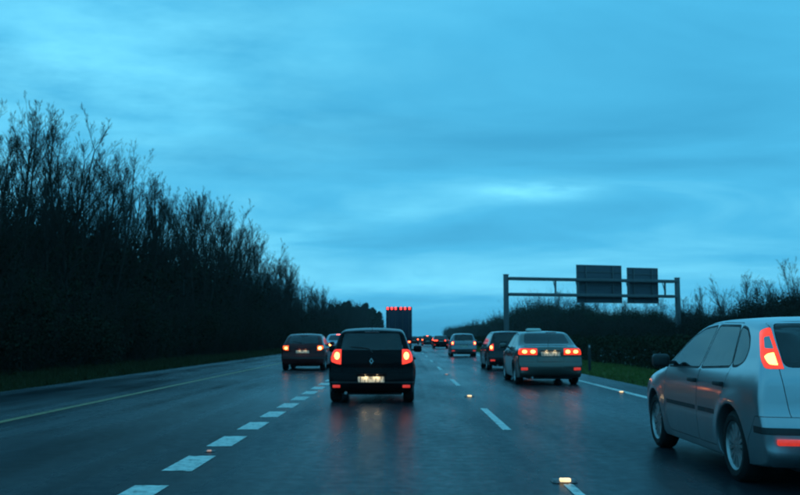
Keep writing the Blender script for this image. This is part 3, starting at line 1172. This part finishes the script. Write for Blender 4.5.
    for wy in (s['wr'], s['wf']):
        for sgn in (1, -1):
            hw = s['W'] / 2 - .125
            rz = 0 if sgn > 0 else PI
            out.append(['wheel', hub, 'plastic', None, (sgn * hw, wy, s['r']), rz])
            k0 = len(out) - 1
            out.append(['tyre', ty, 'rubber', k0, (0, 0, 0), 0])
            out.append(['rim', rim, 'alloy', k0, (0, 0, 0), 0])
    return out


def s_top(s, y):
    ps = [p for p in s['top'] if p[1] > .9]
    for (y0, z0), (y1, z1) in zip(ps, ps[1:]):
        if y0 <= y <= y1:
            return z0 + (z1 - z0) * (y - y0) / (y1 - y0 + 1e-9)
    return 1.4


PARTS = {}
BULB_SIDE = {}


for key_ in CARS:
    PARTS[key_] = build_parts(key_)
bpy.data.objects.remove(tmpA)
bpy.data.objects.remove(tmpB)


# ------------------------------------------------------------------ vegetation
def tubes(name, segs, n=3):
    """segments (p0, p1, r0, r1) -> one mesh of thin prisms"""
    S = np.array([(*a, *b, r0, r1) for a, b, r0, r1 in segs], float)
    p0, p1 = S[:, 0:3], S[:, 3:6]
    d = p1 - p0
    d /= np.linalg.norm(d, axis=1)[:, None] + 1e-9
    ref = np.where(np.abs(d[:, 2:3]) > .9, np.array([[1., 0, 0]]), np.array([[0, 0, 1.]]))
    a = np.cross(d, ref)
    a /= np.linalg.norm(a, axis=1)[:, None] + 1e-9
    c = np.cross(d, a)
    V = []
    for k in range(n):
        t = 2 * PI * k / n
        w = a * math.cos(t) + c * math.sin(t)
        V.append(p0 + w * S[:, 6:7])
        V.append(p1 + w * S[:, 7:8])
    V = np.stack(V, 1).reshape(-1, 3)
    m = len(S)
    base = np.arange(m)[:, None] * (2 * n)
    F = []
    for k in range(n):
        j = (k + 1) % n
        F.append(base + np.array([[2 * k, 2 * j, 2 * j + 1, 2 * k + 1]]))
    F = np.concatenate(F, 0)
    return quads(name, V, F)


def quads(name, V, F):
    me = bpy.data.meshes.new(name)
    me.vertices.add(len(V))
    me.vertices.foreach_set('co', np.ascontiguousarray(V, np.float32).ravel())
    k = F.shape[1]
    me.loops.add(F.size)
    me.loops.foreach_set('vertex_index', np.ascontiguousarray(F, np.int32).ravel())
    me.polygons.add(len(F))
    me.polygons.foreach_set('loop_start', np.arange(0, F.size, k, dtype=np.int32))
    me.polygons.foreach_set('loop_total', np.full(len(F), k, np.int32))
    me.update(calc_edges=True)
    return me


def bare_tree(seed, H, stems=1, spread=0.42, up=0.35, dens=1.0):
    r = random.Random(seed)
    trunk, crown = [], []

    def rv():
        return Vector((r.gauss(0, 1), r.gauss(0, 1), r.gauss(0, 1)))

    def grow(p, d, length, rad, lev, out):
        n = (7, 5, 4, 3, 2)[lev]
        pts = [p.copy()]
        rr = [rad]
        q = p.copy()
        for i in range(n):
            d = (d + rv() * (0.035, .05, .06, .06, .06)[lev] + Vector((0, 0, up * (0.06, .20, .24, .2, .15)[lev]))).normalized()
            q = q + d * (length / n)
            pts.append(q.copy())
            rr.append(max(0.0032, rad * (1 - 0.82 * (i + 1) / n)))
            out.append((pts[-2], pts[-1], rr[-2], rr[-1]))
        if lev >= 4:
            return
        kids = int((20, 8, 6, 4)[lev] * dens * r.uniform(.8, 1.2))
        for k in range(kids):
            t = r.uniform((.22, .15, .15, .1)[lev], 1.0) ** (0.8 if lev == 0 else 1)
            x = t * n
            i = min(n - 1, int(x))
            pos = pts[i].lerp(pts[i + 1], x - i)
            seg = (pts[i + 1] - pts[i]).normalized()
            side = rv()
            side = (side - seg * side.dot(seg)).normalized()
            ang = (0.62, .55, .52, .5)[lev] * r.uniform(.6, 1.2)
            dd = (seg * math.cos(ang) + side * math.sin(ang)).normalized()
            ll = length * (spread, .5, .5, .55)[lev] * (1.15 - .75 * t if lev == 0 else 1.05 - .5 * t) * r.uniform(.7, 1.2)
            grow(pos, dd, ll, max(.0042, rr[i] * .50), lev + 1, crown)
    for s in range(stems):
        a = r.uniform(0, 2 * PI)
        lean = 0.06 if stems == 1 else r.uniform(.08, .22)
        grow(Vector((math.cos(a) * .15 * (stems > 1), math.sin(a) * .15 * (stems > 1), -.1)),
             Vector((math.cos(a) * lean, math.sin(a) * lean, 1)).normalized(),
             H * r.uniform(.86, 1.0), H * .0125 / stems ** .4, 0, trunk)
    return tubes('tree_trunk', trunk, 6), tubes('tree_crown', crown, 3)


def leaf_quads(name, P, size, rng, flat=0.0, aspect=0.6):
    n = len(P)
    a = rng.normal(size=(n, 3))
    a[:, 2] *= (1 - flat)
    a /= np.linalg.norm(a, axis=1)[:, None]
    b = rng.normal(size=(n, 3))
    b -= a * (a * b).sum(1)[:, None]
    b /= np.linalg.norm(b, axis=1)[:, None]
    s = (size * rng.uniform(.6, 1.3, n))[:, None]
    a, b = a * s, b * s * aspect
    V = np.stack([P - a, P + b, P + a, P - b], 1).reshape(-1, 3)
    F = np.arange(n * 4).reshape(-1, 4)
    return quads(name, V, F)


def shrub_mesh(seed, H, Rd, n, size):
    """twiggy scrub with a sparse skin of withered leaves"""
    rng = np.random.default_rng(seed)
    r = random.Random(seed)
    segs = []
    for k in range(110):
        a = r.uniform(0, 2 * PI)
        lean = r.uniform(0, .75)
        d = Vector((math.cos(a) * lean, math.sin(a) * lean, 1)).normalized()
        p = Vector((r.gauss(0, Rd * .3), r.gauss(0, Rd * .3), -.05))
        ln = H * r.uniform(.6, 1.3)
        rad = .018
        for i in range(5):
            d2 = (d + Vector((r.gauss(0, .15), r.gauss(0, .15), .05))).normalized()
            q = p + d2 * ln / 5
            segs.append((p, q, rad, rad * .75))
            for j in range(4):
                s = (d2 + Vector((r.gauss(0, .6), r.gauss(0, .6), r.gauss(0.1, .3)))).normalized()
                pp = p.lerp(q, r.random())
                qq = pp + s * r.uniform(.25, .7)
                segs.append((pp, qq, .009, .006))
            p, d, rad = q, d2, rad * .8
    stem = tubes('shrub_stems', segs, 3)
    # lumpy crown
    lob = [(rng.normal(0, Rd * .42), rng.normal(0, Rd * .42), rng.uniform(.25, .72) * H, rng.uniform(.32, .62) * Rd) for _ in range(15)]
    P = []
    for _ in range(n):
        cx, cy, cz, rr = lob[rng.integers(len(lob))]
        v = rng.normal(size=3)
        v /= np.linalg.norm(v)
        q = np.array([cx, cy, cz]) + v * rr * rng.uniform(.35, 1.12) * np.array([1, 1, 1.1])
        if q[2] < .02:
            q[2] = abs(q[2]) + .03
        P.append(q)
    return stem, leaf_quads('shrub_foliage', np.array(P), size, rng)


def evergreen_mesh(seed, H, Rd, n, size, conic=0.5):
    rng = np.random.default_rng(seed)
    r = random.Random(seed)
    segs = []
    p = Vector((0, 0, -.1))
    for i in range(7):
        q = Vector((r.gauss(0, .08), r.gauss(0, .08), H * .92 * (i + 1) / 7))
        segs.append((p, q, H * .018 * (1 - i / 8), H * .018 * (1 - (i + 1) / 8)))
        p = q
    lob = []
    for k in range(150):
        t = rng.uniform(.10, .98)
        rad = Rd * ((1 - t) ** conic) * rng.uniform(.35, 1.0)
        a = rng.uniform(0, 2 * PI)
        c = np.array([math.cos(a) * rad, math.sin(a) * rad, t * H])
        lob.append((c, max(.25, Rd * .22 * (1.1 - .6 * t) * rng.uniform(.5, 1.4))))
        segs.append((Vector((0, 0, t * H * .9)), Vector(c), .05, .02))
    P = []
    for _ in range(n):
        c, rr = lob[rng.integers(len(lob))]
        v = rng.normal(size=3)
        v /= np.linalg.norm(v)
        q = c + v * rr * rng.uniform(.3, 1.5) * np.array([1, 1, .9])
        q[2] = abs(q[2])
        P.append(q)
    return tubes('evergreen_trunk', segs, 5), leaf_quads('evergreen_crown', np.array(P), size, rng)


def plant(name, meshes, mats, loc, rz, sc, label, cat, group, names=('trunk', 'crown')):
    root = empty(name, loc, rz)
    root.scale = sc if isinstance(sc, tuple) else (sc,) * 3
    tag(root, label, cat, group)
    for nm, me, mt in zip(names, meshes, mats):
        obj(nm, me, mt, root)
    return root


RV = random.Random(77)
BARE = [bare_tree(11, 10, 1, .40, .45), bare_tree(23, 10, 2, .36, .55, .85), bare_tree(35, 10, 1, .46, .4, 1.0),
        bare_tree(47, 10, 3, .34, .5, .72), bare_tree(59, 10, 1, .38, .6, 1.05)]
SHRUB = [shrub_mesh(3, 4.0, 2.2, 13000, .07), shrub_mesh(5, 4.0, 2.4, 13000, .07), shrub_mesh(8, 4.0, 2.0, 12000, .07)]
EVER = [evergreen_mesh(2, 10, 3.2, 14000, .15, .55), evergreen_mesh(6, 10, 3.6, 14000, .15, .45), evergreen_mesh(9, 10, 2.6, 12000, .15, .8)]
DENSE = [shrub_mesh(31, 10.0, 4.2, 17000, .12), shrub_mesh(33, 10.0, 4.6, 17000, .12), shrub_mesh(36, 10.0, 3.8, 15000, .12)]
BM_ = (MAT['bark'], MAT['twig'])
SM_ = (MAT['twig'], MAT['shrub_leaf'])
EM_ = (MAT['bark'], MAT['evergreen_leaf'])


def interp(x, pts):
    for (a, va), (b_, vb) in zip(pts, pts[1:]):
        if x <= b_:
            t = max(0, (x - a) / (b_ - a))
            return va + (vb - va) * t
    return pts[-1][1]


# the wood on the left: tops traced as photo (x, y) -> a tree's height follows from its own distance
LEFT_TOP = [(-60, 92), (0, 103), (60, 122), (110, 152), (160, 178), (205, 190), (240, 222), (270, 250), (300, 276), (330, 297), (370, 306), (402, 318)]


def height_for(x, y, prof_):
    px = 405 + x / y * FPX
    return (337 - interp(px, prof_)) * y / FPX + CAM_H


y = 27.0
k = 0
while y < 420:
    for row, xr in enumerate((-16.2, -19.5, -24.0)):
        if row == 2 and (y > 130):
            continue
        yy = y + RV.uniform(-1.3, 1.3)
        xx = xr + RV.uniform(-1.2, 1.2)
        h = height_for(xx, yy, LEFT_TOP) * RV.uniform(.83, .96)
        h = max(4.0, min(17, h))
        s = h / 10.0
        if row == 0:
            lab, grp = 'bare dark tree in the front row of the roadside wood on the left', 'bare trees along the front of the left wood'
        else:
            lab, grp = 'bare tree deeper inside the roadside wood on the left', 'bare trees inside the left wood'
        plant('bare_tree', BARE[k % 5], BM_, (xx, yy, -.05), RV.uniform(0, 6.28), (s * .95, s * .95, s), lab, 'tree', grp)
        k += 1
    y += 3.1 + y * 0.018
y = 20.0
while y < 420:
    for row, xr in enumerate((-14.9, -18.0, -21.8)):
        if row == 2 and y > 160:
            continue
        yy = y + RV.uniform(-.9, .9)
        xx = xr + RV.uniform(-.6, .6)
        hh = (3.3, 5.4, 7.6)[row] * RV.uniform(.8, 1.2)
        hh = min(hh, height_for(xx, yy, LEFT_TOP) * .72)
        lab, grp = (('dark low scrub at the grass edge below the left wood', 'scrub along the left verge'),
                    ('tall dark undergrowth between the trunks of the left wood', 'undergrowth inside the left wood'),
                    ('tall dark undergrowth between the trunks of the left wood', 'undergrowth inside the left wood'))[row]
        s = max(.5, hh / 4.0)
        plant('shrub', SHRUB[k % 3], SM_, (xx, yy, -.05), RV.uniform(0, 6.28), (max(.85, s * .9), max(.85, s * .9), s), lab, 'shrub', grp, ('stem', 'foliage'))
        k += 1
    y += 2.7 + y * 0.016

# dark evergreens far ahead, where the wood closes in behind the lorry
for i in range(22):
    d = 430 + RV.uniform(-30, 60)
    xx = -37 + i * 1.22 + RV.uniform(-.5, .5)
    px = 405 + xx / d * FPX
    h = (337 - interp(px, [(320, 306), (345, 303), (365, 305), (380, 311), (386, 318)])) * d / FPX + 1.3
    s = h * RV.uniform(.74, 1.08) / 10
    plant('evergreen_tree', EVER[i % 3], EM_, (xx, d, -.05), RV.uniform(0, 6.28), (s * .85, s * .85, s),
          'dark evergreen tree far ahead, left of the lorry with red roof lamps', 'tree', 'distant evergreens left of the lorry')

# beyond the far carriageway on the right
RIGHT_TOP = [(430, 329), (460, 325), (490, 318), (512, 309), (528, 299), (548, 295), (575, 297), (600, 303), (640, 305), (690, 297), (720, 289), (745, 281), (775, 276), (800, 268), (880, 250)]
y = 66.0
k = 0
while y < 950:
    rows = (36.5, 40.5) if y < 420 else (38.0,)
    for row, xr in enumerate(rows):
        yy = y + RV.uniform(-1.2, 1.2)
        xx = xr + RV.uniform(-1, 1)
        px = 405 + xx / yy * FPX
        h = height_for(xx, yy, RIGHT_TOP)
        if px > 675:
            if RV.random() < .06:
                continue
            s = h * RV.uniform(.72, 1.12) / 10
            plant('bare_tree', BARE[(k * 2 + row) % 5], BM_, (xx, yy, -.05), RV.uniform(0, 6.28), (s, s, s),
                  'bare tree on the right behind the silver hatchback', 'tree', 'bare trees behind the silver hatchback')
        elif row == 0 or RV.random() < .5:
            s = h * RV.uniform(.84, 1.06) / 10
            far = yy > 300
            lab = 'dense dark tree in the far right line shrinking toward the horizon' if far else 'dense dark tree behind the overhead sign gantry'
            grp = 'far trees along the right horizon' if far else 'trees behind the gantry'
            if row == 1 or RV.random() < .5:
                plant('bare_tree', BARE[k % 5], BM_, (xx, yy, -.05), RV.uniform(0, 6.28), (s, s, s),
                      lab.replace('dense dark', 'bare twiggy'), 'tree', grp.replace('trees', 'bare trees'))
            else:
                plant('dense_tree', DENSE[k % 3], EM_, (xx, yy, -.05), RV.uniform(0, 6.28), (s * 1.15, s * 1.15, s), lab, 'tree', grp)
        k += 1
    y += 3.6 + y * .017
y = 60.0
while y < 420:
    for row, xr in enumerate((33.6, 38.2)):
        yy, xx = y + RV.uniform(-1, 1), xr + RV.uniform(-.7, .7)
        h = height_for(xx, yy, RIGHT_TOP)
        s = max(.5, min(1.5, h * (.58, .75)[row] * RV.uniform(.75, 1.1) / 4))
        px = 405 + xx / yy * FPX
        lab, grp = ('dark scrub on the right behind the silver hatchback', 'scrub behind the silver hatchback') if px > 675 else ('dark scrub in the bank behind the sign gantry', 'scrub behind the gantry')
        plant('shrub', SHRUB[k % 3], SM_, (xx, yy, -.05), RV.uniform(0, 6.28), (max(1, s), max(1, s), s), lab, 'shrub', grp, ('stem', 'foliage'))
        k += 1
    y += 3.0 + y * .018


def hedge(y0, y1, n, x0=9.75, x1=11.0, h=1.28):
    rng = np.random.default_rng(40)
    t = rng.uniform(0, 1, n) ** 1.7
    Y = y0 + (y1 - y0) * t
    top = h * (1 + .10 * np.sin(Y * .9) * np.sin(Y * .23 + 1) + .06 * np.sin(Y * 2.7))
    a = rng.uniform(0, PI, n)
    rr = rng.uniform(.72, 1.04, n)
    X = (x0 + x1) / 2 - np.cos(a) * (x1 - x0) / 2 * rr
    Z = np.clip(np.sin(a) ** .55 * top * rr, .03, None)
    mask = rng.random(n) < .35          # face toward the road, filled to the ground
    X = np.where(mask, x0 + rng.uniform(-.05, .35, n), X)
    Z = np.where(mask, rng.uniform(0.02, 1, n) * top * .95, Z)
    P = np.stack([X, Y, Z], 1)
    root = empty('hedge', (0, 0, 0))
    tag(root, 'long low dark hedge in the central reservation behind the right grass verge', 'hedge')
    fo = obj('foliage', leaf_quads('hedge_foliage', P, .055, rng), MAT['hedge_leaf'], root)
    fo['kind'] = 'stuff'
    segs = []
    for yy in np.arange(y0, 160, .55):
        x = 10.35 + rng.normal(0, .12)
        for j in range(5):
            e = Vector((x + rng.normal(0, .28), yy + rng.normal(0, .25), 1.1 * rng.uniform(.7, 1.1)))
            segs.append((Vector((x, yy, -.05)), e, .02, .008))
    obj('stem', tubes('hedge_stems', segs, 4), MAT['bark'], root)


hedge(14, 420, 140000)


def grass(name, x0, x1, y0, y1, n, h, label, seed, mat):
    rng = np.random.default_rng(seed)
    Y = y0 + (y1 - y0) * rng.uniform(0, 1, n) ** 2.0
    X = rng.uniform(x0, x1, n)
    ed = rng.uniform(-.18, .02, n)
    X = X + np.where(rng.random(n) < .1, ed, 0)
    hh = h * rng.uniform(.5, 1.35, n) * (.75 + .5 * (np.sin(X * 1.7 + Y * .6) * np.sin(Y * 1.1 + 2) > .1))
    a = rng.uniform(0, 2 * PI, n)
    w = .011 + .00022 * Y
    dx, dy = np.cos(a) * w, np.sin(a) * w
    lx, ly = rng.normal(0, .4, n) * hh, rng.normal(0, .4, n) * hh
    z0 = np.full(n, -.06)
    A = np.stack([X - dx, Y - dy, z0], 1)
    B = np.stack([X + dx, Y + dy, z0], 1)
    C = np.stack([X + lx, Y + ly, hh - .05], 1)
    V = np.stack([A, B, C], 1).reshape(-1, 3)
    me = quads(name, V, np.arange(n * 3).reshape(-1, 3))
    tag(obj(name, me, MAT[mat]), label, 'grass', kind='stuff')


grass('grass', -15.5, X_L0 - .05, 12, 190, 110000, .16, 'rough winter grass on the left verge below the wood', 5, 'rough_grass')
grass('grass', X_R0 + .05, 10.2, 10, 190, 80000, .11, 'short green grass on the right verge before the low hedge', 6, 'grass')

# marker post on the right verge
mp_d = 36.0
mroot = empty('marker_post', (lat(588, mp_d), mp_d, -.05))
tag(mroot, 'slim dark marker post with a small reflector on the right verge', 'post')
obj('post', box_mesh('marker_body', -.05, .05, -.03, .03, 0, 1.06, .015), MAT['plastic'], mroot)
obj('reflector', box_mesh('marker_reflector', -.03, .03, -.042, -.031, .94, 1.03, .004), MAT['lens_clear'], mroot)

# ------------------------------------------------------------------ sign gantry over the far carriageway
GA, GB = Vector((lat(506, 104), 104, 0)), Vector((lat(677, 110), 110, 0))
gl = (GB - GA).length
gang = math.atan2(GB.y - GA.y, GB.x - GA.x)
gan = empty('sign_gantry', GA, gang)
tag(gan, 'grey steel sign gantry spanning the far carriageway beyond the low hedge', 'gantry')
for x in (0, gl):
    p = obj('post', box_mesh('gantry_post', x - .23, x + .23, -.23, .23, -.05, 8.15, .03), MAT['steel'], gan)
    obj('base_plate', box_mesh('gantry_base', x - .45, x + .45, -.45, .45, -.05, .06, .01), MAT['steel'], p)
    obj('post_cap', box_mesh('gantry_cap', x - .26, x + .26, -.26, .26, 8.152, 8.22, .01), MAT['steel'], p)
for z in (7.75, 6.0):
    for yy in (-.42, .42):
        obj('chord', box_mesh('gantry_chord', .232, gl - .232, yy - .13, yy + .13, z - .16, z + .16, .02), MAT['steel'], gan)
for px in (552.7, 574.8, 625.5, 663.0):
    x = (px - 506) / (677 - 506) * gl
    obj('upright', box_mesh('gantry_upright', x - .09, x + .09, -.285, -.135, 6.0, 7.75, .01), MAT['steel'], gan)
    m = MB()
    m.tube((x, -.4, 6.0), (x, .4, 7.75), .05)
    obj('brace', m.mesh('gantry_brace'), MAT['steel'], gan)


def gantry_sign(pa, pb, ztop, zbot, label):
    x0, x1 = (pa - 506) / 171 * gl, (pb - 506) / 171 * gl
    root = empty('traffic_sign', gan.matrix_basis @ Vector((x0, .70, zbot)), gang)
    tag(root, label, 'sign', 'signs on the gantry seen from behind')
    w, h = x1 - x0, ztop - zbot
    npl = 6
    ph = h / npl
    pm = box_mesh('sign_plank', .03, w - .03, 0, .05, .006, ph - .006, .008, 1)
    for i in range(npl):
        obj('panel', pm, MAT['sign_back'], root, (0, 0, i * ph))
    obj('sign_face', box_mesh('sign_face', .02, w - .02, .056, .062, .02, h - .02), MAT['sign_face'], root)
    fr = MB()
    fr.box(-.03, .028, -.04, .07, -.03, h + .03).box(w - .028, w + .03, -.04, .07, -.03, h + .03)
    fr.box(.03, w - .03, -.04, .07, h + .002, h + .03).box(.03, w - .03, -.04, .07, -.03, -.002)
    obj('frame', fr.mesh('sign_frame', False), MAT['steel'], root)
    for z in (h * .18, h * .5, h * .82):
        obj('rail', box_mesh('sign_rail', .05, w - .05, -.075, -.002, z - .05, z + .05, .01), MAT['steel'], root)
    for x in (w * .2, w * .8):
        obj('bracket', box_mesh('sign_bracket', x - .06, x + .06, -.15, -.077, .1, h - .1, .01), MAT['steel'], root)


gantry_sign(577.3, 622.3, 9.50, 5.2, 'wider blank-backed sign on the gantry, nearer the central hedge')
gantry_sign(628.5, 660.0, 9.30, 5.2, 'narrower blank-backed sign on the gantry, nearer its right post')

# ------------------------------------------------------------------ cars
def car(name, key, X, D, paint_mat, label, cat='car', group='cars queuing on the motorway', yaw=0.0, mats=None, plate_w=0.25, left_bulb=None, right_bulb=None, width=1.0):
    """X, D: centre of the rear bumper on the road"""
    if key not in PARTS:
        PARTS[key] = build_parts(key)
    root = empty(name, (X, D, 0), yaw)
    root.scale = (width, 1, 1)
    tag(root, label, cat, group)
    mm = {'paint': paint_mat, 'lens': MAT['lens_red'], 'bulb': MAT['bulb'], 'refl': MAT['reflector'], 'plate': MAT['plate'], 'high': MAT['lens_off'],
          'trim_handle': paint_mat, 'trim_mirror': paint_mat, 'rear_glass': MAT['dark_glass']}
    mm.update(mats or {})
    made = []
    for nm, me, mk, par, loc, rz in PARTS[key]:
        mt = mm.get(mk) or MAT[mk]
        if mk == 'bulb':
            if BULB_SIDE.get(id(me)) == -1 and left_bulb:
                mt = left_bulb
            if BULB_SIDE.get(id(me)) == 1 and right_bulb:
                mt = right_bulb
        o = obj(nm, me, mt, None, loc, (0, 0, rz))
        made.append(o)
        if nm == 'number_plate' and plate_w > 0:
            for sx in (-.12, .12):
                ld = bpy.data.lights.new('plate_lamp', 'POINT')
                ld.energy = plate_w
                ld.color = (1.0, .72, .38)
                ld.shadow_soft_size = .015
                lo = bpy.data.objects.new('plate_lamp', ld)
                lo.location = (sx, -.10, .075)
                link(lo, o)
    for o, row in zip(made, PARTS[key]):
        o.parent = made[row[3]] if row[3] is not None else root
    return root


P_SILVER = paint('silver_paint', (0.42, 0.44, 0.46), .86, .22, .7, .5, .30)
P_BLACK = paint('black_paint', (0.002, 0.002, 0.003), 0.0, .04, .06, .08)
P_GREY = paint('grey_beige_paint', (0.105, 0.10, 0.084), .6, .3, .7)
P_RED = paint('dark_red_paint', (0.075, 0.008, 0.008), .1, .05, .2, .15)
P_DARK = paint('charcoal_paint', (0.010, 0.011, 0.013), .2, .12, .4, .3)
P_PALE = paint('pale_blue_paint', (0.34, 0.40, 0.44), .5, .4)
P_MID = paint('mid_silver_paint', (0.20, 0.21, 0.22), .7, .3)

car('silver_hatchback', 'tall_lamp_hatch', 3.89, 7.86, P_SILVER, 'large silver five-door hatchback with tall lit tail lamp, cut by the right frame edge', 'car',
    mats={'trim_handle': MAT['plastic'], 'trim_mirror': MAT['plastic'], 'rear_glass': MAT['dark_glass']})
car('black_hatchback', 'small_hatch', lat(371.5, 18.5), 18.5, P_BLACK, 'black hatchback with lit brake lamps and pale number plate, directly ahead in our lane', plate_w=1.0)
car('saloon_taxi', 'saloon', lat(550, 25.4), 25.4, P_GREY, 'greyish saloon with a pale roof sign and twin lamp pairs, right lane', plate_w=.35)
car('dark_estate', 'estate', lat(510, 36.5), 36.5, P_DARK, 'dark estate car half hidden ahead of the saloon with the roof sign', plate_w=0)
car('dark_red_hatchback', 'round_hatch', lat(303, 36.5), 36.5, P_RED, 'dark red hatchback with bright amber rear lamps in the left lane', right_bulb=MAT['bulb_hot'], left_bulb=MAT['bulb'], plate_w=.3,
    mats={'lens': MAT['lens_amber']})
car('pale_saloon', 'saloon', -3.35, 48.0, P_PALE, 'pale blue saloon mostly hidden between the dark red and black hatchbacks', plate_w=0, mats={'high': MAT['bulb_red']}, left_bulb=MAT['bulb_hot'])
car('silver_estate', 'estate', lat(463.5, 62), 62.0, P_MID, 'small silver estate car ahead of the dark estate in the right lane', plate_w=0, left_bulb=MAT['bulb_far'], right_bulb=MAT['bulb_far'])
FAR = dict(plate_w=0, mats={'lens': MAT['lens_red']}, left_bulb=MAT['bulb_far'], right_bulb=MAT['bulb_far'])
car('black_saloon', 'saloon', lat(441, 105), 105.0, P_BLACK, 'tiny black saloon with red tail lamps beyond the silver estate', plate_w=0, left_bulb=MAT['bulb_red'], right_bulb=MAT['bulb_red'])
car('distant_estate', 'estate', lat(427.4, 138), 138.0, P_DARK, 'distant dark estate with glowing lamps just left of the tiny black saloon', **{**FAR, 'mats': {'high': MAT['bulb_far']}})
car('distant_hatchback', 'small_hatch', lat(421.5, 185), 185.0, P_GREY, 'distant lit hatchback left of the distant dark estate', **FAR)
car('distant_saloon', 'saloon', lat(416.5, 240), 240.0, P_DARK, 'far lit saloon close to the right side of the lorry', **FAR)
car('distant_hatchback', 'round_hatch', lat(414.0, 160), 160.0, P_RED, 'lit hatchback just beyond the lorry, showing at its right side', **FAR)
car('distant_saloon', 'saloon', lat(434.0, 290), 290.0, P_PALE, 'most distant lit saloon, above the tiny black saloon at the horizon', **FAR)

# roof sign of the taxi
taxi = bpy.data.objects['saloon_taxi']
ts = box_mesh('roof_sign', -.22, .22, -.08, .08, 0, .085, .035, 3)
for v in ts.vertices:
    if v.co.z > .06:
        v.co.x *= .86
obj('roof_sign', ts, MAT['taxi_sign'], taxi, (-.20, 1.95, 1.462))

# ------------------------------------------------------------------ lorry
LD = 90.0
lor = empty('lorry', (lat(399, LD), LD, 0))
tag(lor, 'tall dark lorry with six red lamps along its top, beyond the black hatchback', 'lorry')
bx = obj('trailer_box', box_mesh('trailer_box', -1.24, 1.24, .10, 10.6, 1.10, 4.10, .03), MAT['trailer'], lor)
for sg in (-1, 1):
    d = obj('rear_door', box_mesh('rear_door', min(sg * .012, sg * 1.17), max(sg * .012, sg * 1.17), .04, .098, 1.20, 3.86, .015), MAT['trailer'], lor)
    for x in (.35, .95):
        m = MB().tube((sg * x, .015, 1.25), (sg * x, .015, 3.80), .022)
        obj('lock_rod', m.mesh('lock_rod'), MAT['steel'], d)
    for z in (1.6, 2.4, 3.2):
        obj('hinge', box_mesh('hinge', min(sg * 1.10, sg * 1.22), max(sg * 1.10, sg * 1.22), .02, .04, z - .04, z + .04), MAT['steel'], d)
head = obj('lamp_rail', box_mesh('lamp_rail', -1.245, 1.245, .02, .099, 3.88, 4.16, .015), MAT['trailer'], lor)
lm = box_mesh('marker_lamp', -.095, .095, -.03, .018, -.12, .12, .02)
for x in (-1.08, -.70, -.32, .18, .58, 1.0):
    obj('marker_lamp', lm, MAT['marker_red'], lor, (x, .02, 4.02))
obj('underrun_bar', box_mesh('underrun_bar', -1.15, 1.15, .12, .24, .50, .66, .02), MAT['steel'], lor)
obj('chassis', box_mesh('chassis', -.45, .45, .26, 11.4, .72, 1.098, .02), MAT['plastic'], lor)
for sg in (-1, 1):
    tl = obj('tail_lamp', box_mesh('tail_lamp', sg * .92 - .2, sg * .92 + .2, .06, .118, .76, .92, .015), MAT['lens_red'], lor)
    obj('bulb', ellipsoid('bulb', .07, .02, .05), MAT['bulb_far'], tl, (sg * .98, .06, .84))
    obj('mud_flap', box_mesh('mud_flap', sg * .92 - .26, sg * .92 + .26, 1.02, 1.04, .25, .75), MAT['plastic'], lor)
ty, hub, rim = wheel_meshes(.5, 7)
for wy in (1.9, 3.2, 4.5, 12.9):
    for sg in (-1, 1):
        w_ = obj('wheel', hub, MAT['plastic'], lor, (sg * 1.03, wy, .5), (0, 0, 0 if sg > 0 else PI))
        w_.scale = (1.6, 1, 1)
        obj('tyre', ty, MAT['rubber'], w_)
        obj('rim', rim, MAT['alloy'], w_)
cab = obj('cab', box_mesh('cab', -1.2, 1.2, 11.5, 13.9, .75, 3.5, .12, 3), MAT['trailer'], lor)
obj('windscreen', box_mesh('windscreen', -1.05, 1.05, 13.87, 13.91, 1.9, 2.9, .01), MAT['dark_glass'], cab)
obj('bumper', box_mesh('cab_bumper', -1.2, 1.2, 13.75, 14.05, .35, .74, .05), MAT['plastic'], cab)

# ------------------------------------------------------------------ damp air
hz = obj('haze', box_mesh('haze', -700, 700, -120, 1600, -1.2, 24), None)
hz['kind'] = 'stuff'
hz['label'] = 'thin damp dusk air over the road'
hm = bpy.data.materials.new('damp_air')
hm.use_nodes = True
hm.node_tree.nodes.clear()
ho = N(hm.node_tree, 'ShaderNodeOutputMaterial')
hv = N(hm.node_tree, 'ShaderNodeVolumePrincipled')
hv.inputs['Color'].default_value = (.86, .9, .92, 1)
hv.inputs['Density'].default_value = 0.00016
hm.node_tree.links.new(hv.outputs[0], ho.inputs['Volume'])
hz.data.materials.append(hm)
